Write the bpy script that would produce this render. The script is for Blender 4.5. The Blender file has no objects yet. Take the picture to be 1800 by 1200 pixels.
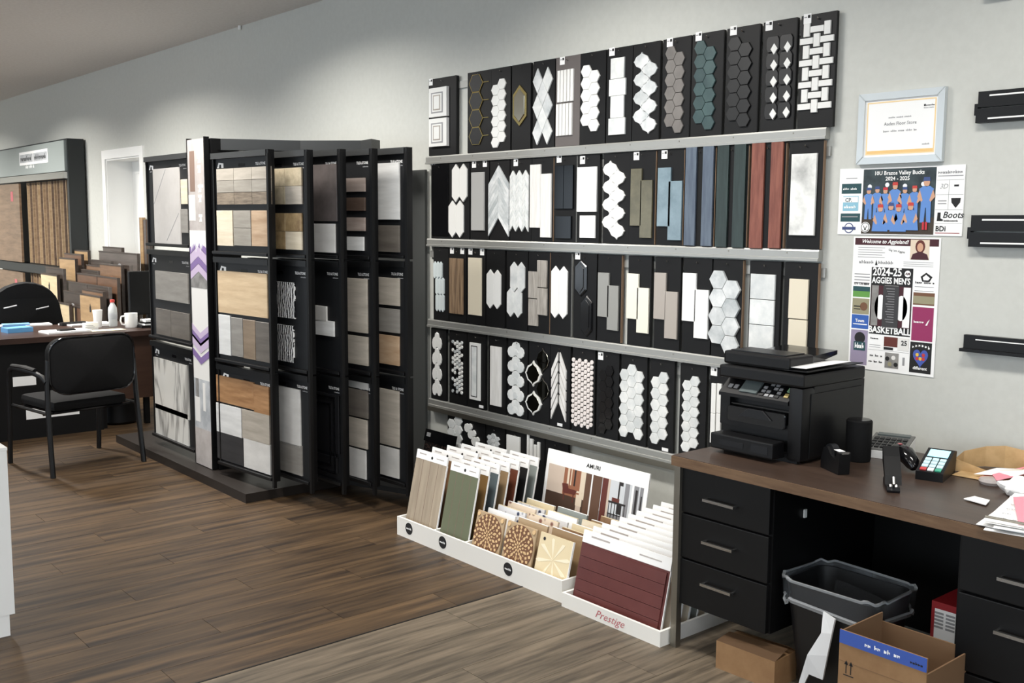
import bpy, bmesh, math, random
from mathutils import Vector, Matrix
random.seed(7)
# ---------------------------------------------------------------- camera, world, lights, exposure
FPX, YAW, PITCH, ROLL, CDIST, CAMH = 1801.9, 0.86584, 0.11659, 0.00724, 3.7854, 1.63   # focal length in pixels of an 1800 wide frame
cF = Vector((-math.sin(YAW)*math.cos(PITCH), math.cos(YAW)*math.cos(PITCH), -math.sin(PITCH)))
cR = Vector((math.cos(YAW), math.sin(YAW), 0)); cU = cR.cross(cF)
cR, cU = cR*math.cos(ROLL)+cU*math.sin(ROLL), -cR*math.sin(ROLL)+cU*math.cos(ROLL)
CAM = Vector((0, -CDIST, CAMH))
scn = bpy.context.scene
col = scn.collection
cd = bpy.data.cameras.new('camera'); cd.sensor_width = 36; cd.lens = FPX/1800*36; cd.clip_start = .05
cam = bpy.data.objects.new('camera', cd); col.objects.link(cam); scn.camera = cam
M = Matrix((cR, cU, -cF)).transposed().to_4x4(); M.translation = CAM; cam.matrix_world = M
wd = bpy.data.worlds.new('sky'); scn.world = wd; wd.use_nodes = True
wd.node_tree.nodes['Background'].inputs[0].default_value = (.80, .90, 1, 1)
wd.node_tree.nodes['Background'].inputs[1].default_value = 3.2
vs = scn.view_settings; vs.view_transform = 'Standard'; vs.look = 'None'; vs.gamma = 1; vs.use_curve_mapping = False; vs.exposure = 0.0
CEIL = 3.16
PANEL_W, WASH_W = 28, 84
LIGHTS = [(x, y) for y in (-4.6, -7.2) for x in (-14.5, -11.5, -8.5, -5.5, -2.5, 0.5)]
WASH = [(-15.1, -2.0, 1.1), (-12.0, -2.0, 1.2), (-8.9, -2.0, 1.2), (-6.0, -1.5, .6), (-3.5, -1.35, .43), (-1.2, -1.35, .26), (1.2, -1.35, .22)]
def light(nm, x, y, z, w, h, e, spread, tilt=0, c=(1, .965, .91)):
    l = bpy.data.lights.new(nm, 'AREA'); l.shape = 'RECTANGLE'; l.size = w; l.size_y = h
    l.energy = e; l.color = c; l.spread = math.radians(spread)
    o = bpy.data.objects.new(nm, l); col.objects.link(o); o.location = (x, y, z); o.rotation_euler = (math.radians(tilt), 0, 0)
for x, y in LIGHTS: light('ceiling_panel_light', x, y, CEIL-.05, 1.15, .55, PANEL_W, 160)
for x, y, k in WASH: light('wall_washer_light', x, y, CEIL-.09, .9, .25, WASH_W*k, 132, 15)
# ---------------------------------------------------------------- pixel -> place helpers
def ray(px, py): return cF + cR*((px-900)/FPX) - cU*((py-600)/FPX)
def on_y(px, py, y): v = ray(px, py); return CAM+v*((y-CAM.y)/v.y)
def on_x(px, py, x): v = ray(px, py); return CAM+v*((x-CAM.x)/v.x)
def on_z(px, py, z): v = ray(px, py); return CAM+v*((z-CAM.z)/v.z)
class Frame:                                   # an upright plane: origin, heading of its width
    def __init__(s, o, a=0): s.o = Vector(o); s.a = a; s.ux = Vector((math.cos(a), math.sin(a), 0)); s.n = Vector((-math.sin(a), math.cos(a), 0))
    def hit(s, px, py):
        v = ray(px, py); p = CAM+v*(s.n.dot(s.o-CAM)/s.n.dot(v)); return ((p-s.o).dot(s.ux), p.z-s.o.z)
class Zoom:                                    # measurements read off an enlarged crop
    def __init__(s, ox, oy, k): s.ox, s.oy, s.k = ox, oy, k
    def __call__(s, X, Y): return s.ox+X/s.k, s.oy+Y/s.k
    def rect(s, fr, X0, Y0, X1, Y1):
        xm, ym = (X0+X1)/2, (Y0+Y1)/2
        return fr.hit(*s(X0, ym))[0], fr.hit(*s(xm, Y1))[1], fr.hit(*s(X1, ym))[0], fr.hit(*s(xm, Y0))[1]   # s0,z0,s1,z1
# ---------------------------------------------------------------- materials
def lin(c):
    r = []
    for v in c:
        v /= 255; r.append(v/12.92 if v <= .04045 else ((v+.055)/1.055)**2.4)
    return (*r, 1)
MATS = {}
def mat(name, c=(128,128,128), rough=.5, metal=0, kind=None, c2=None, scale=6, stretch=(1,1,1), emit=0, bump=0, spec=None, alpha=None, trans=0, vary=0, lo=.35, hi=.65, det=4):
    if name in MATS: return MATS[name]
    m = bpy.data.materials.new(name); m.use_nodes = True; nt = m.node_tree; b = nt.nodes['Principled BSDF']; L = nt.links.new
    b.inputs['Base Color'].default_value = lin(c); b.inputs['Roughness'].default_value = rough; b.inputs['Metallic'].default_value = metal
    if spec is not None: b.inputs['Specular IOR Level'].default_value = spec
    if emit: b.inputs['Emission Color'].default_value = lin(c); b.inputs['Emission Strength'].default_value = emit
    if trans: b.inputs['Transmission Weight'].default_value = trans; b.inputs['IOR'].default_value = 1.2
    if alpha is not None: b.inputs['Alpha'].default_value = alpha
    def N(t): return nt.nodes.new('ShaderNode'+t)
    if kind:
        tc = N('TexCoord'); oi = N('ObjectInfo'); mp = N('Mapping'); mul = N('VectorMath'); mul.operation = 'MULTIPLY'
        mul.inputs[1].default_value = (17.3, 9.1, 23.7); cmb = N('CombineXYZ')
        for i in range(3): L(oi.outputs['Random'], cmb.inputs[i])
        L(cmb.outputs[0], mul.inputs[0]); mp.inputs['Scale'].default_value = stretch
        L(tc.outputs['Object'], mp.inputs['Vector']); L(mul.outputs[0], mp.inputs['Location'])
        ramp = N('ValToRGB'); ramp.color_ramp.elements[0].color = lin(c); ramp.color_ramp.elements[1].color = lin(c2 or c)
        ramp.color_ramp.elements[0].position = lo; ramp.color_ramp.elements[1].position = hi
        if kind == 'vor':
            t = N('TexVoronoi'); t.inputs['Scale'].default_value = scale; f = t.outputs['Distance']
        elif kind == 'wave':
            t = N('TexWave'); t.inputs['Scale'].default_value = scale; t.inputs['Distortion'].default_value = 6; t.inputs['Detail'].default_value = 3; t.inputs['Detail Scale'].default_value = 1.5; f = t.outputs['Fac']
        elif kind == 'mask':                                                                  # thin veins
            t = N('TexNoise'); t.inputs['Scale'].default_value = scale; t.inputs['Detail'].default_value = det; t.inputs['Distortion'].default_value = 1.2
            s1 = N('Math'); s1.operation = 'SUBTRACT'; s1.inputs[1].default_value = .5; L(t.outputs['Fac'], s1.inputs[0])
            s2 = N('Math'); s2.operation = 'ABSOLUTE'; L(s1.outputs[0], s2.inputs[0]); f = s2.outputs[0]
        else:
            t = N('TexNoise'); t.inputs['Scale'].default_value = scale; t.inputs['Detail'].default_value = det; t.inputs['Roughness'].default_value = .6; f = t.outputs['Fac']
        L(mp.outputs[0], t.inputs['Vector']); L(f, ramp.inputs['Fac']); out = ramp.outputs[0]
        if vary:
            hs = N('HueSaturation'); mr = N('MapRange'); mr.inputs['To Min'].default_value = 1-vary; mr.inputs['To Max'].default_value = 1+vary
            L(oi.outputs['Random'], mr.inputs['Value']); L(mr.outputs[0], hs.inputs['Value']); L(out, hs.inputs['Color']); out = hs.outputs[0]
        L(out, b.inputs['Base Color'])
        if bump:
            bp = N('Bump'); bp.inputs['Strength'].default_value = bump; bp.inputs['Distance'].default_value = .002; L(f, bp.inputs['Height']); L(bp.outputs[0], b.inputs['Normal'])
    MATS[name] = m; return m
def G(name, c, rough=.5, **k): return mat(name, c, rough, **k)
mat('black', (12,12,13), .5, spec=.3); mat('black_gloss', (14,14,16), .12); mat('black_board', (16,16,17), .5, spec=.3); mat('black_metal', (11,11,12), .4, spec=.35)
mat('black_plastic', (10,10,12), .42, spec=.35); mat('dark_plastic', (22,23,26), .4, spec=.35); mat('black_fabric', (11,11,12), .8, kind='noise', c2=(16,16,17), scale=90, spec=.25)
mat('white', (240,240,238), .5); mat('white_gloss', (244,244,242), .15); mat('paper', (244,244,243), .7); mat('white_tray', (238,236,230), .45)
mat('print_black', (25,25,27), .7); mat('print_grey', (150,150,152), .7); mat('chrome', (190,190,188), .25, metal=1); mat('alu', (172,172,168), .4, metal=.6)
mat('brass', (196,178,120), .2, metal=1); mat('mirror', (225,222,205), .04, metal=1); mat('steel', (150,146,136), .35, metal=.9)
mat('marble', (208,212,212), .25, kind='noise', c2=(236,237,235), scale=11, vary=.05); mat('marble_dk', (176,182,184), .25, kind='noise', c2=(226,228,228), scale=9, vary=.06)
mat('marble_vein', (164,164,162), .2, kind='noise', c2=(238,238,234), scale=4.5, lo=.3, hi=.5, det=5); mat('white_tile', (238,238,235), .18); mat('white_wood', (222,220,216), .4, kind='noise', c2=(238,236,233), scale=5, stretch=(9,1,1))
mat('grey_tile', (176,176,174), .3); mat('hex_grey', (108,104,101), .5, kind='noise', c2=(124,120,116), scale=8, vary=.08); mat('hex_teal', (52,72,74), .4, kind='noise', c2=(68,90,90), scale=8, vary=.12)
mat('hex_black', (24,24,25), .45, vary=.1); mat('navy', (6,10,15), .15, spec=.3); mat('olive', (88,84,66), .2, kind='noise', c2=(106,101,80), scale=9); mat('blue_gl', (104,124,134), .2, kind='noise', c2=(128,148,158), scale=9)
mat('blue_strip', (78,88,104), .35, kind='noise', c2=(96,108,122), scale=6, stretch=(8,1,1)); mat('green_strip', (34,46,44), .35, kind='noise', c2=(46,60,57), scale=6, stretch=(8,1,1)); mat('red_strip', (114,62,50), .4, kind='noise', c2=(142,86,70), scale=6, stretch=(8,1,1))
mat('pale_blue', (212,222,224), .15); mat('brown_wood', (104,84,66), .4, kind='noise', c2=(166,140,112), scale=7, stretch=(10,1,.6)); mat('cream', (226,216,194), .3); mat('cream2', (236,232,216), .25)
mat('taupe', (170,162,154), .3); mat('taupe_wood', (150,144,136), .4, kind='noise', c2=(186,180,172), scale=8, stretch=(9,1,1)); mat('grey2', (148,148,144), .3); mat('taupe_board', (98,92,90), .5); mat('penny', (234,226,222), .3)
mat('edge_wood', (128,104,82), .6); mat('ring_white', (236,236,232), .2)
# ---------------------------------------------------------------- mesh helpers
class MB:
    def __init__(s): s.v = []; s.f = []; s.sm = False
    def add(s, vs, fs):
        n = len(s.v); s.v += [tuple(v) for v in vs]; s.f += [tuple(i+n for i in f) for f in fs]; return s
    def box(s, x0, y0, z0, x1, y1, z1, c=0):
        if c:
            return s.cbox(x0, y0, z0, x1, y1, z1, c)
        return s.add([(x0,y0,z0),(x1,y0,z0),(x1,y1,z0),(x0,y1,z0),(x0,y0,z1),(x1,y0,z1),(x1,y1,z1),(x0,y1,z1)], [(0,3,2,1),(4,5,6,7),(0,1,5,4),(1,2,6,5),(2,3,7,6),(3,0,4,7)])
    def cbox(s, x0, y0, z0, x1, y1, z1, c):
        bm = bmesh.new(); bmesh.ops.create_cube(bm, size=1)
        for v in bm.verts: v.co = Vector((x0+(v.co.x+.5)*(x1-x0), y0+(v.co.y+.5)*(y1-y0), z0+(v.co.z+.5)*(z1-z0)))
        bmesh.ops.bevel(bm, geom=list(bm.edges), offset=c, segments=2, affect='EDGES', profile=.6)
        return s.bm(bm)
    def bm(s, bm):
        bm.verts.index_update(); s.add([v.co for v in bm.verts], [[v.index for v in f.verts] for f in bm.faces]); bm.free(); return s
    def prism(s, poly, y0, y1, c=0):           # poly in (x,z); back at y0, front at y1 (< y0)
        n = len(poly); a = sum(poly[i][0]*poly[(i+1) % n][1]-poly[(i+1) % n][0]*poly[i][1] for i in range(n))
        if a < 0: poly = poly[::-1]
        cx = sum(p[0] for p in poly)/n; cz = sum(p[1] for p in poly)/n
        vs = [(x, y0, z) for x, z in poly]+[(x, y1+c, z) for x, z in poly]; fs = [[(i+1) % n, i, n+i, n+(i+1) % n][::-1] for i in range(n)]; k = n
        if c:
            for x, z in poly:
                d = math.hypot(x-cx, z-cz) or 1; q = max(0, 1-1.3*c/d); vs.append((cx+(x-cx)*q, y1, cz+(z-cz)*q))
            fs += [[n+i, n+(i+1) % n, 2*n+(i+1) % n, 2*n+i] for i in range(n)]; k = 2*n
        fs += [[k+i for i in range(n)], [n-1-i for i in range(n)]]
        return s.add(vs, fs)
    def zprism(s, poly, z0, z1):               # poly in (x,y)
        n = len(poly); a = sum(poly[i][0]*poly[(i+1) % n][1]-poly[(i+1) % n][0]*poly[i][1] for i in range(n))
        if a < 0: poly = poly[::-1]
        return s.add([(x, y, z0) for x, y in poly]+[(x, y, z1) for x, y in poly], [[i, (i+1) % n, n+(i+1) % n, n+i] for i in range(n)]+[[n+i for i in range(n)], [n-1-i for i in range(n)]])
    def xprism(s, poly, x0, x1):               # poly in (y,z)
        n = len(poly); a = sum(poly[i][0]*poly[(i+1) % n][1]-poly[(i+1) % n][0]*poly[i][1] for i in range(n))
        if a < 0: poly = poly[::-1]
        return s.add([(x0, y, z) for y, z in poly]+[(x1, y, z) for y, z in poly], [[i, (i+1) % n, n+(i+1) % n, n+i] for i in range(n)]+[[n+i for i in range(n)], [n-1-i for i in range(n)]])
    def lathe(s, prof, n=20, c=(0,0,0)):       # prof (r,z), open profile; closed by end caps
        vs = []; fs = []
        for r, z in prof:
            for i in range(n): t = 2*math.pi*i/n; vs.append((c[0]+r*math.cos(t), c[1]+r*math.sin(t), c[2]+z))
        for k in range(len(prof)-1):
            for i in range(n): j = (i+1) % n; fs.append((k*n+i, k*n+j, k*n+n+j, k*n+n+i))
        fs.append(tuple(range(n))[::-1]); q = (len(prof)-1)*n; fs.append(tuple(q+i for i in range(n))); s.sm = True
        return s.add(vs, fs)
    def tube(s, path, r, n=8, ry=None):
        P = [Vector(p) for p in path]; vs = []; fs = []; up = Vector((0, 0, 1))
        d0 = (P[1]-P[0]).normalized(); a = d0.cross(up) if abs(d0.z) < .9 else d0.cross(Vector((1, 0, 0))); a.normalize()
        for i, p in enumerate(P):
            d = ((P[min(i+1, len(P)-1)]-P[max(i-1, 0)])).normalized(); a = (a-d*a.dot(d)).normalized(); b = d.cross(a)
            rr = r[i] if isinstance(r, (list, tuple)) else r; r2 = rr if ry is None else ry
            for k in range(n): t = 2*math.pi*k/n; vs.append(p+a*(rr*math.cos(t))+b*(r2*math.sin(t)))
        for i in range(len(P)-1):
            for k in range(n): j = (k+1) % n; fs.append((i*n+k, i*n+j, i*n+n+j, i*n+n+k))
        fs.append(tuple(range(n))[::-1]); q = (len(P)-1)*n; fs.append(tuple(q+k for k in range(n))); s.sm = True
        return s.add(vs, fs)
    def mesh(s, name):
        m = bpy.data.meshes.new(name); m.from_pydata(s.v, [], [list(f) for f in s.f]); m.update()
        return m
    def build(s, name, m, parent=None, smooth=None, loc=None, rot=None):
        me = s.mesh(name); me.materials.append(MATS[m] if isinstance(m, str) else m)
        if s.sm if smooth is None else smooth:
            for p in me.polygons: p.use_smooth = True
            try: me.set_sharp_from_angle(angle=math.radians(40))
            except Exception: pass
        return link(name, me, parent, loc, rot)
def link(name, me, parent=None, loc=None, rot=None):
    o = bpy.data.objects.new(name, me); col.objects.link(o); o.parent = parent
    if loc is not None: o.location = loc
    if rot is not None: o.rotation_euler = rot
    return o
def tag(o, label, cat, group=None):
    o['label'] = label; o['category'] = cat
    if group: o['group'] = group
    return o
def thing(name, label, cat, loc=(0,0,0), rz=0, group=None, rx=0):
    o = link(name, None, None, loc, (rx, 0, rz)); o.empty_display_size = .05; return tag(o, label, cat, group)
def struct(o): o['kind'] = 'structure'; return o
def B(name, m, parent, *b, c=0, **k): return MB().box(*b, c=c).build(name, m, parent, **k)
CACHE = {}
def piece(name, poly, m, parent, y0, y1, c=.0012):    # one tile: shared mesh for alike pieces, origin at its middle
    cx = (min(p[0] for p in poly)+max(p[0] for p in poly))/2; cz = (min(p[1] for p in poly)+max(p[1] for p in poly))/2
    loc = [(round(x-cx, 4), round(z-cz, 4)) for x, z in poly]; key = (name, tuple(loc), m, round(y0-y1, 4), c)
    if key not in CACHE:
        me = MB().prism(loc, 0, y1-y0, c).mesh(name); me.materials.append(MATS[m]); CACHE[key] = me
    return link(name, CACHE[key], parent, (cx, y0, cz))
def rr(x0, z0, x1, z1): return [(x0,z0),(x1,z0),(x1,z1),(x0,z1)]
def roundrect(x0, z0, x1, z1, r, n=4):
    p = []
    for cx, cz, a in ((x1-r, z1-r, 0), (x0+r, z1-r, 90), (x0+r, z0+r, 180), (x1-r, z0+r, 270)):
        for i in range(n+1): t = math.radians(a+90*i/n); p.append((cx+r*math.cos(t), cz+r*math.sin(t)))
    return p
def circle(cx, cz, r, n=16, rz=None): return [(cx+r*math.cos(2*math.pi*i/n), cz+(rz or r)*math.sin(2*math.pi*i/n)) for i in range(n)]
def text(s, size, m, parent, x, z, y=-.001, align='LEFT', shear=0, sx=1, rot=None, name='lettering', bold=0, depth=0):
    cu = bpy.data.curves.new(name, 'FONT'); cu.body = s; cu.size = size; cu.align_x = align; cu.shear = shear; cu.resolution_u = 2; cu.offset = bold; cu.extrude = depth
    t = bpy.data.objects.new(name, cu); me = bpy.data.meshes.new_from_object(t); bpy.data.objects.remove(t); bpy.data.curves.remove(cu)
    me.name = name; me.materials.clear(); me.materials.append(MATS[m] if isinstance(m, str) else m); o = link(name, me, parent, (x, y, z), rot or (math.pi/2, 0, 0)); o.scale = (sx, 1, 1); return o
def scrib(parent, x, z, w, h, m, y=-.0006, n=None, name='lettering', d=.0004, words=2):   # lettering too small to read: a row of strokes
    rnd = random.Random(int(abs(x*9999+z*777))); mb = MB(); p = x; n = n or max(4, int(w/h*1.3)); st = w/n
    for i in range(n):
        if words > 1 and i % max(3, n//words) == max(3, n//words)-1: p += st; continue
        hh = h*rnd.choice((.65, .7, 1)); mb.prism([(p, z), (p+st*.3, z), (p+st*.3, z+hh), (p, z+hh)], y, y-d); mb.prism([(p+st*.3, z+h*rnd.choice((0, .3, .5))), (p+st*.78, z+h*.05), (p+st*.78, z+h*.62), (p+st*.3, z+h*.55)], y, y-d); p += st
    o = mb.build(name, m, parent); o['kind'] = 'stuff'; return o
def card_print(parent, frame, zoom, items, y=-.0012, name='print'):
    for it in items:
        s0, z0, s1, z1 = zoom.rect(frame, *it[0]); MB().prism(rr(s0, z0, s1, z1), 0, -.0004).build(it[2] if len(it) > 2 else name, it[1], parent, loc=(0, y, 0))
# ---------------------------------------------------------------- the room
mat('wall_paint', (196,197,191), .55, kind='noise', c2=(200,201,195), scale=30, bump=.15)
mat('ceiling_paint', (214,208,203), .8, kind='noise', c2=(222,217,212), scale=40, bump=.6)
mat('door_white', (247,247,244), .4); mat('floor_base', (44,36,29), .5, kind='noise', c2=(84,70,56), scale=2.2, stretch=(5,.4,1)); mat('glass', (235,245,245), .02, trans=1)
mat('plank_brown', (42,31,22), .46, spec=.35, kind='noise', c2=(98,77,54), scale=3.2, stretch=(7,.5,1), vary=.16, lo=.34, hi=.68, det=6, bump=.05)
mat('plank_grey', (60,53,44), .5, spec=.4, kind='noise', c2=(124,111,94), scale=3.4, stretch=(9,.6,1), vary=.07, lo=.3, hi=.68, det=9, bump=.1)
XL, XR, YF = -16.5, 2.6, -9.0
fl = struct(MB().box(XL, YF, -.12, XR, .6, -.006).build('floor', 'floor_base'))
DX0, DX1, DZ = -10.99, -10.03, 2.24        # doorway in the back wall
wb = MB().box(XL, 0, -.1, DX0, .15, CEIL).box(DX1, 0, -.1, XR, .15, CEIL).box(DX0, 0, DZ, DX1, .15, CEIL)
struct(wb.build('wall_back', 'wall_paint'))
struct(B('wall_left', 'wall_paint', None, XL-.15, YF, -.1, XL, .15, CEIL)); struct(MB().box(XR,-2.4,-.1,XR+.15,.15,CEIL).box(XR,YF,-.1,XR+.15,-7.6,CEIL).box(XR,-7.6,-.1,XR+.15,-2.4,.3).box(XR,-7.6,2.7,XR+.15,-2.4,CEIL).build('wall_right', 'wall_paint'))
wf = MB(); wx = [XL, -15.6, -12.6, -11.8, -8.8, -8, -5, -4.2, -1.2, -.4, 2.2, XR]
for i in range(0, len(wx), 2): wf.box(wx[i], YF-.15, -.1, wx[i+1], YF, CEIL)
for i in range(1, len(wx)-1, 2): wf.box(wx[i], YF-.15, -.1, wx[i+1], YF, .3).box(wx[i], YF-.15, 2.7, wx[i+1], YF, CEIL)
struct(wf.build('wall_front', 'wall_paint'))
for k, i in enumerate(range(1, len(wx)-1, 2)):
    w = struct(link('window_%d' % (k+1), None, None, (wx[i], YF-.08, .3))); ww, hh = wx[i+1]-wx[i], 2.4
    MB().box(0,-.03,0,.05,.03,hh).box(ww-.05,-.03,0,ww,.03,hh).box(.05,-.03,0,ww-.05,.03,.05).box(.05,-.03,hh-.05,ww-.05,.03,hh).box(ww/2-.025,-.03,.05,ww/2+.025,.03,hh-.05).build('window_frame', 'dark_plastic', w)
w = struct(link('window_6', None, None, (XR+.08, -7.6, .3))); MB().box(-.03,0,0,.03,.05,2.4).box(-.03,5.15,0,.03,5.2,2.4).box(-.03,.05,0,.03,5.15,.05).box(-.03,.05,2.35,.03,5.15,2.4).box(-.03,2.57,.05,.03,2.63,2.35).build('window_frame', 'dark_plastic', w)
struct(B('ceiling', 'ceiling_paint', None, XL, YF, CEIL, XR, .15, CEIL+.1))
for x, y in LIGHTS:
    f = thing('ceiling_light', 'flat white ceiling light panel', 'light', (x, y, CEIL), group='ceiling light panels')
    B('frame', 'white', f, -.61, -.31, -.035, .61, .31, 0)
for x, y, _k in WASH:
    f = thing('wall_washer', 'long ceiling wall washer lamp aimed at the sample wall', 'light', (x, y, CEIL), group='wall washer lamps')
    B('mount', 'white', f, -.1, -.03, -.03, .1, .03, 0); MB().xprism([(-.16,-.035),(.15,-.035),(.16,-.04),(-.15,-.115),(-.17,-.10)],-.48,.48).build('lamp_head', 'white', f, loc=(0,-.03,.0))
d = struct(link('door_1', None, None, (0, 0, 0)))
jd = .26
MB().box(DX0-.09,-.02,0,DX0,0,DZ+.09).box(DX1,-.02,0,DX1+.09,0,DZ+.09).box(DX0,-.02,DZ,DX1,0,DZ+.09).build('casing', 'door_white', d)
MB().box(DX0-.0,-.004,0,DX0+.015,jd,DZ).box(DX1-.015,-.004,0,DX1,jd,DZ).box(DX0+.015,-.004,DZ-.015,DX1-.015,jd,DZ).build('jamb', 'door_white', d)
lf = B('door_leaf', 'door_white', d, DX0, jd, 0, DX1, jd+.04, DZ); 
MB().box(DX0+.1,jd-.012,.25,DX1-.1,jd,.3).box(DX0+.1,jd-.012,DZ-.14,DX1-.1,jd,DZ-.11).build('moulding', 'door_white', lf)
MB().lathe([(.0,0),(.03,0),(.03,.05),(.0,.06)], 12).build('knob', 'chrome', lf, loc=(DX0+.1, jd, 1.0), rot=(math.pi/2,0,0))
# planks: brown ones run towards the wall left of the seam, grey ones right of it
SEAM = -3.355
def planks(x0, n, w, ln, m, y0, y1, sgn, off):
    q = MB().box(.0008, .0008, -.006, w-.0008, ln-.0008, 0).mesh('floor_plank'); q.materials.append(MATS[m])
    for i in range(n):
        x = x0+sgn*i*w-(w if sgn < 0 else 0); y = y1-ln*((i*off) % 1)
        yt = y1; first = True
        while yt > y0+.01:
            yb = y if first else yt-ln
            if first and yt-yb > .05: link('floor_plank', q, fl, (x, yb, 0)).scale = (1, (yt-yb)/ln, 1)
            elif not first: link('floor_plank', q, fl, (x, yb, 0))
            first = False; yt = yb
planks(SEAM, 36, .183, 1.22, 'plank_brown', -3.2, -.002, -1, .37)
planks(SEAM+.004, 14, .249, 1.3, 'plank_grey', -2.9, -.002, 1, .61)
MB().box(SEAM-.002, -6, -.0055, SEAM+.006, -.002, .0015).build('seam_strip', 'black', fl)
# small ceiling hook
p = on_z(421, 45, CEIL)
tag(MB().lathe([(.012,0),(.012,-.03),(.004,-.035)], 10).build('ceiling_hook', 'white', None, loc=(p.x, p.y, CEIL)), 'tiny white hook screwed into the ceiling edge', 'hook')
# ---------------------------------------------------------------- wall of tile sample boards
YB = -.03                                  # face of the boards
WF = Frame((0, YB, 0)); 
ZA, ZB_, ZC, ZD, ZE, ZFF, ZG, ZH, ZI = Zoom(740,60,5.2176), Zoom(1060,0,4.0909), Zoom(740,250,4.865), Zoom(1080,230,4.5), Zoom(740,410,4.865), Zoom(1080,420,4.5), Zoom(740,560,5.453), Zoom(1000,590,4.8), Zoom(680,700,3.332)
ROWS = {1:(2.025,2.485), 2:(1.522,1.973), 3:(1.02,1.466), 4:(.518,.966), 5:(.005,.435)}
def fr(z, X0, Y0, X1, Y1): return z.rect(WF, X0, Y0, X1, Y1)
def RECT(z, X0, Y0, X1, Y1, m, nc=1, nr=1, gap=.0015, name='tile', t=.009):
    s0, z0, s1, z1 = fr(z, X0, Y0, X1, Y1); o = []; w = (s1-s0)/nc; h = (z1-z0)/nr
    for i in range(nc):
        for j in range(nr): o.append((rr(s0+i*w+gap/2, z0+j*h+gap/2, s0+(i+1)*w-gap/2, z0+(j+1)*h-gap/2), m, name, t))
    return o
def HEX(z, X0, Y0, X1, Y1, nc, nr, high, m, gap=.0018, t=.008):
    s0, z0, s1, z1 = fr(z, X0, Y0, X1, Y1); h = (z1-z0)/(nr+(.5 if nc > 1 else 0)); w = (s1-s0)/(1+.75*(nc-1)); o = []
    for i in range(nc):
        for j in range(nr):
            cx = s0+w/2+i*.75*w; cz = z1-h/2-j*h-(0 if (i % 2 == 0) == high else h/2); a, b = w/2-gap/2, h/2-gap/2
            o.append(([(cx-a,cz),(cx-a/2,cz-b),(cx+a/2,cz-b),(cx+a,cz),(cx+a/2,cz+b),(cx-a/2,cz+b)], m, 'hexagon_tile', t))
    return o
def PICK(z, X0, Y0, X1, Y1, nc, m, tip=.28, gap=.0012, t=.008):
    s0, z0, s1, z1 = fr(z, X0, Y0, X1, Y1); w = (s1-s0)/nc; o = []
    for i in range(nc):
        a, b = s0+i*w+gap/2, s0+(i+1)*w-gap/2; k = w*tip*1.6; c = (a+b)/2
        o.append(([(a,z0+k),(c,z0),(b,z0+k),(b,z1-k),(c,z1),(a,z1-k)], m, 'picket_tile', t))
    return o
LANP = [(0,.5),(.06,.4),(.2,.33),(.33,.27),(.40,.16),(.44,.07),(.5,0)]
LANP = LANP+[(x,-z) for x, z in LANP[-2::-1]]; LANP = LANP+[(-x,z) for x, z in LANP[-2:0:-1]]
def lant(cx, cz, w, h): return [(cx+x*w, cz+z*h) for x, z in LANP]
def LAN(z, X0, Y0, X1, Y1, nr, m, t=.008):
    s0, z0, s1, z1 = fr(z, X0, Y0, X1, Y1); w = (s1-s0)/1.5; h = (z1-z0)/(nr+.5); o = []
    for i in range(2):
        for j in range(nr): o.append((lant(s0+w/2+i*w/2, z1-h/2-j*h-i*h/2, w*.985, h*.985), m, 'lantern_tile', t))
    return o
def CHEV(z, X0, Y0, X1, Y1, n, m, nz=1, k=1.0, gap=.001, t=.008):
    s0, z0, s1, z1 = fr(z, X0, Y0, X1, Y1); w = (s1-s0)/(2*nz); drop = w*k; h = ((z1-z0)-drop)/n; o = []
    for q in range(2*nz):
        a, b = s0+q*w+gap/2, s0+(q+1)*w-gap/2; up = q % 2 == 0
        for j in range(n):
            zt = z1-j*h; zb = zt-h+gap; da, db = (drop, 0) if up else (0, drop)
            o.append(([(a,zb-da),(b,zb-db),(b,zt-db),(a,zt-da)], m, 'chevron_tile', t))
    return o
def RHOMB(z, X0, Y0, X1, Y1, n, m, m2):
    s0, z0, s1, z1 = fr(z, X0, Y0, X1, Y1); w = (s1-s0)/2; h = (z1-z0)/n; o = []; g = .97
    for i, (cx, k0) in enumerate(((s0+w/2, 0), (s0+1.5*w, 0), (s0+w, .5))):
        for j in range(n if i < 2 else n-1):
            cz = z1-h/2-(j+k0)*h; o.append(([(cx-w/2*g,cz),(cx,cz-h/2*g),(cx+w/2*g,cz),(cx,cz+h/2*g)], m if (i+j) % 2 else m2, 'rhombus_tile', .008))
    return o
def PENNY(z, X0, Y0, X1, Y1, nc, nr, m):
    s0, z0, s1, z1 = fr(z, X0, Y0, X1, Y1); p = (s1-s0)/nc; q = (z1-z0)/(nr+.5); o = []
    for i in range(nc):
        for j in range(nr): o.append((circle(s0+p*(i+.5), z1-q*(j+.5+(.5 if i % 2 else 0)), min(p*.74, q*.44), 9), m, 'penny_tile', .006))
    return o
def BASKET(z, X0, Y0, X1, Y1, m, nr=8):
    s0, z0, s1, z1 = fr(z, X0, Y0, X1, Y1); a = (s1-s0)/3; b = (z1-z0)/nr; o = []
    for i in range(3):
        for j in range(nr):
            cx, cz = s0+a*(i+.5), z1-b*(j+.5); vert = (i+j) % 2 == 0; w, h = (a*.60, b*1.20) if vert else (a*1.28, b*.56)
            o.append((rr(cx-w/2, cz-h/2, cx+w/2, cz+h/2), m, 'weave_tile', .008))
    return o
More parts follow.
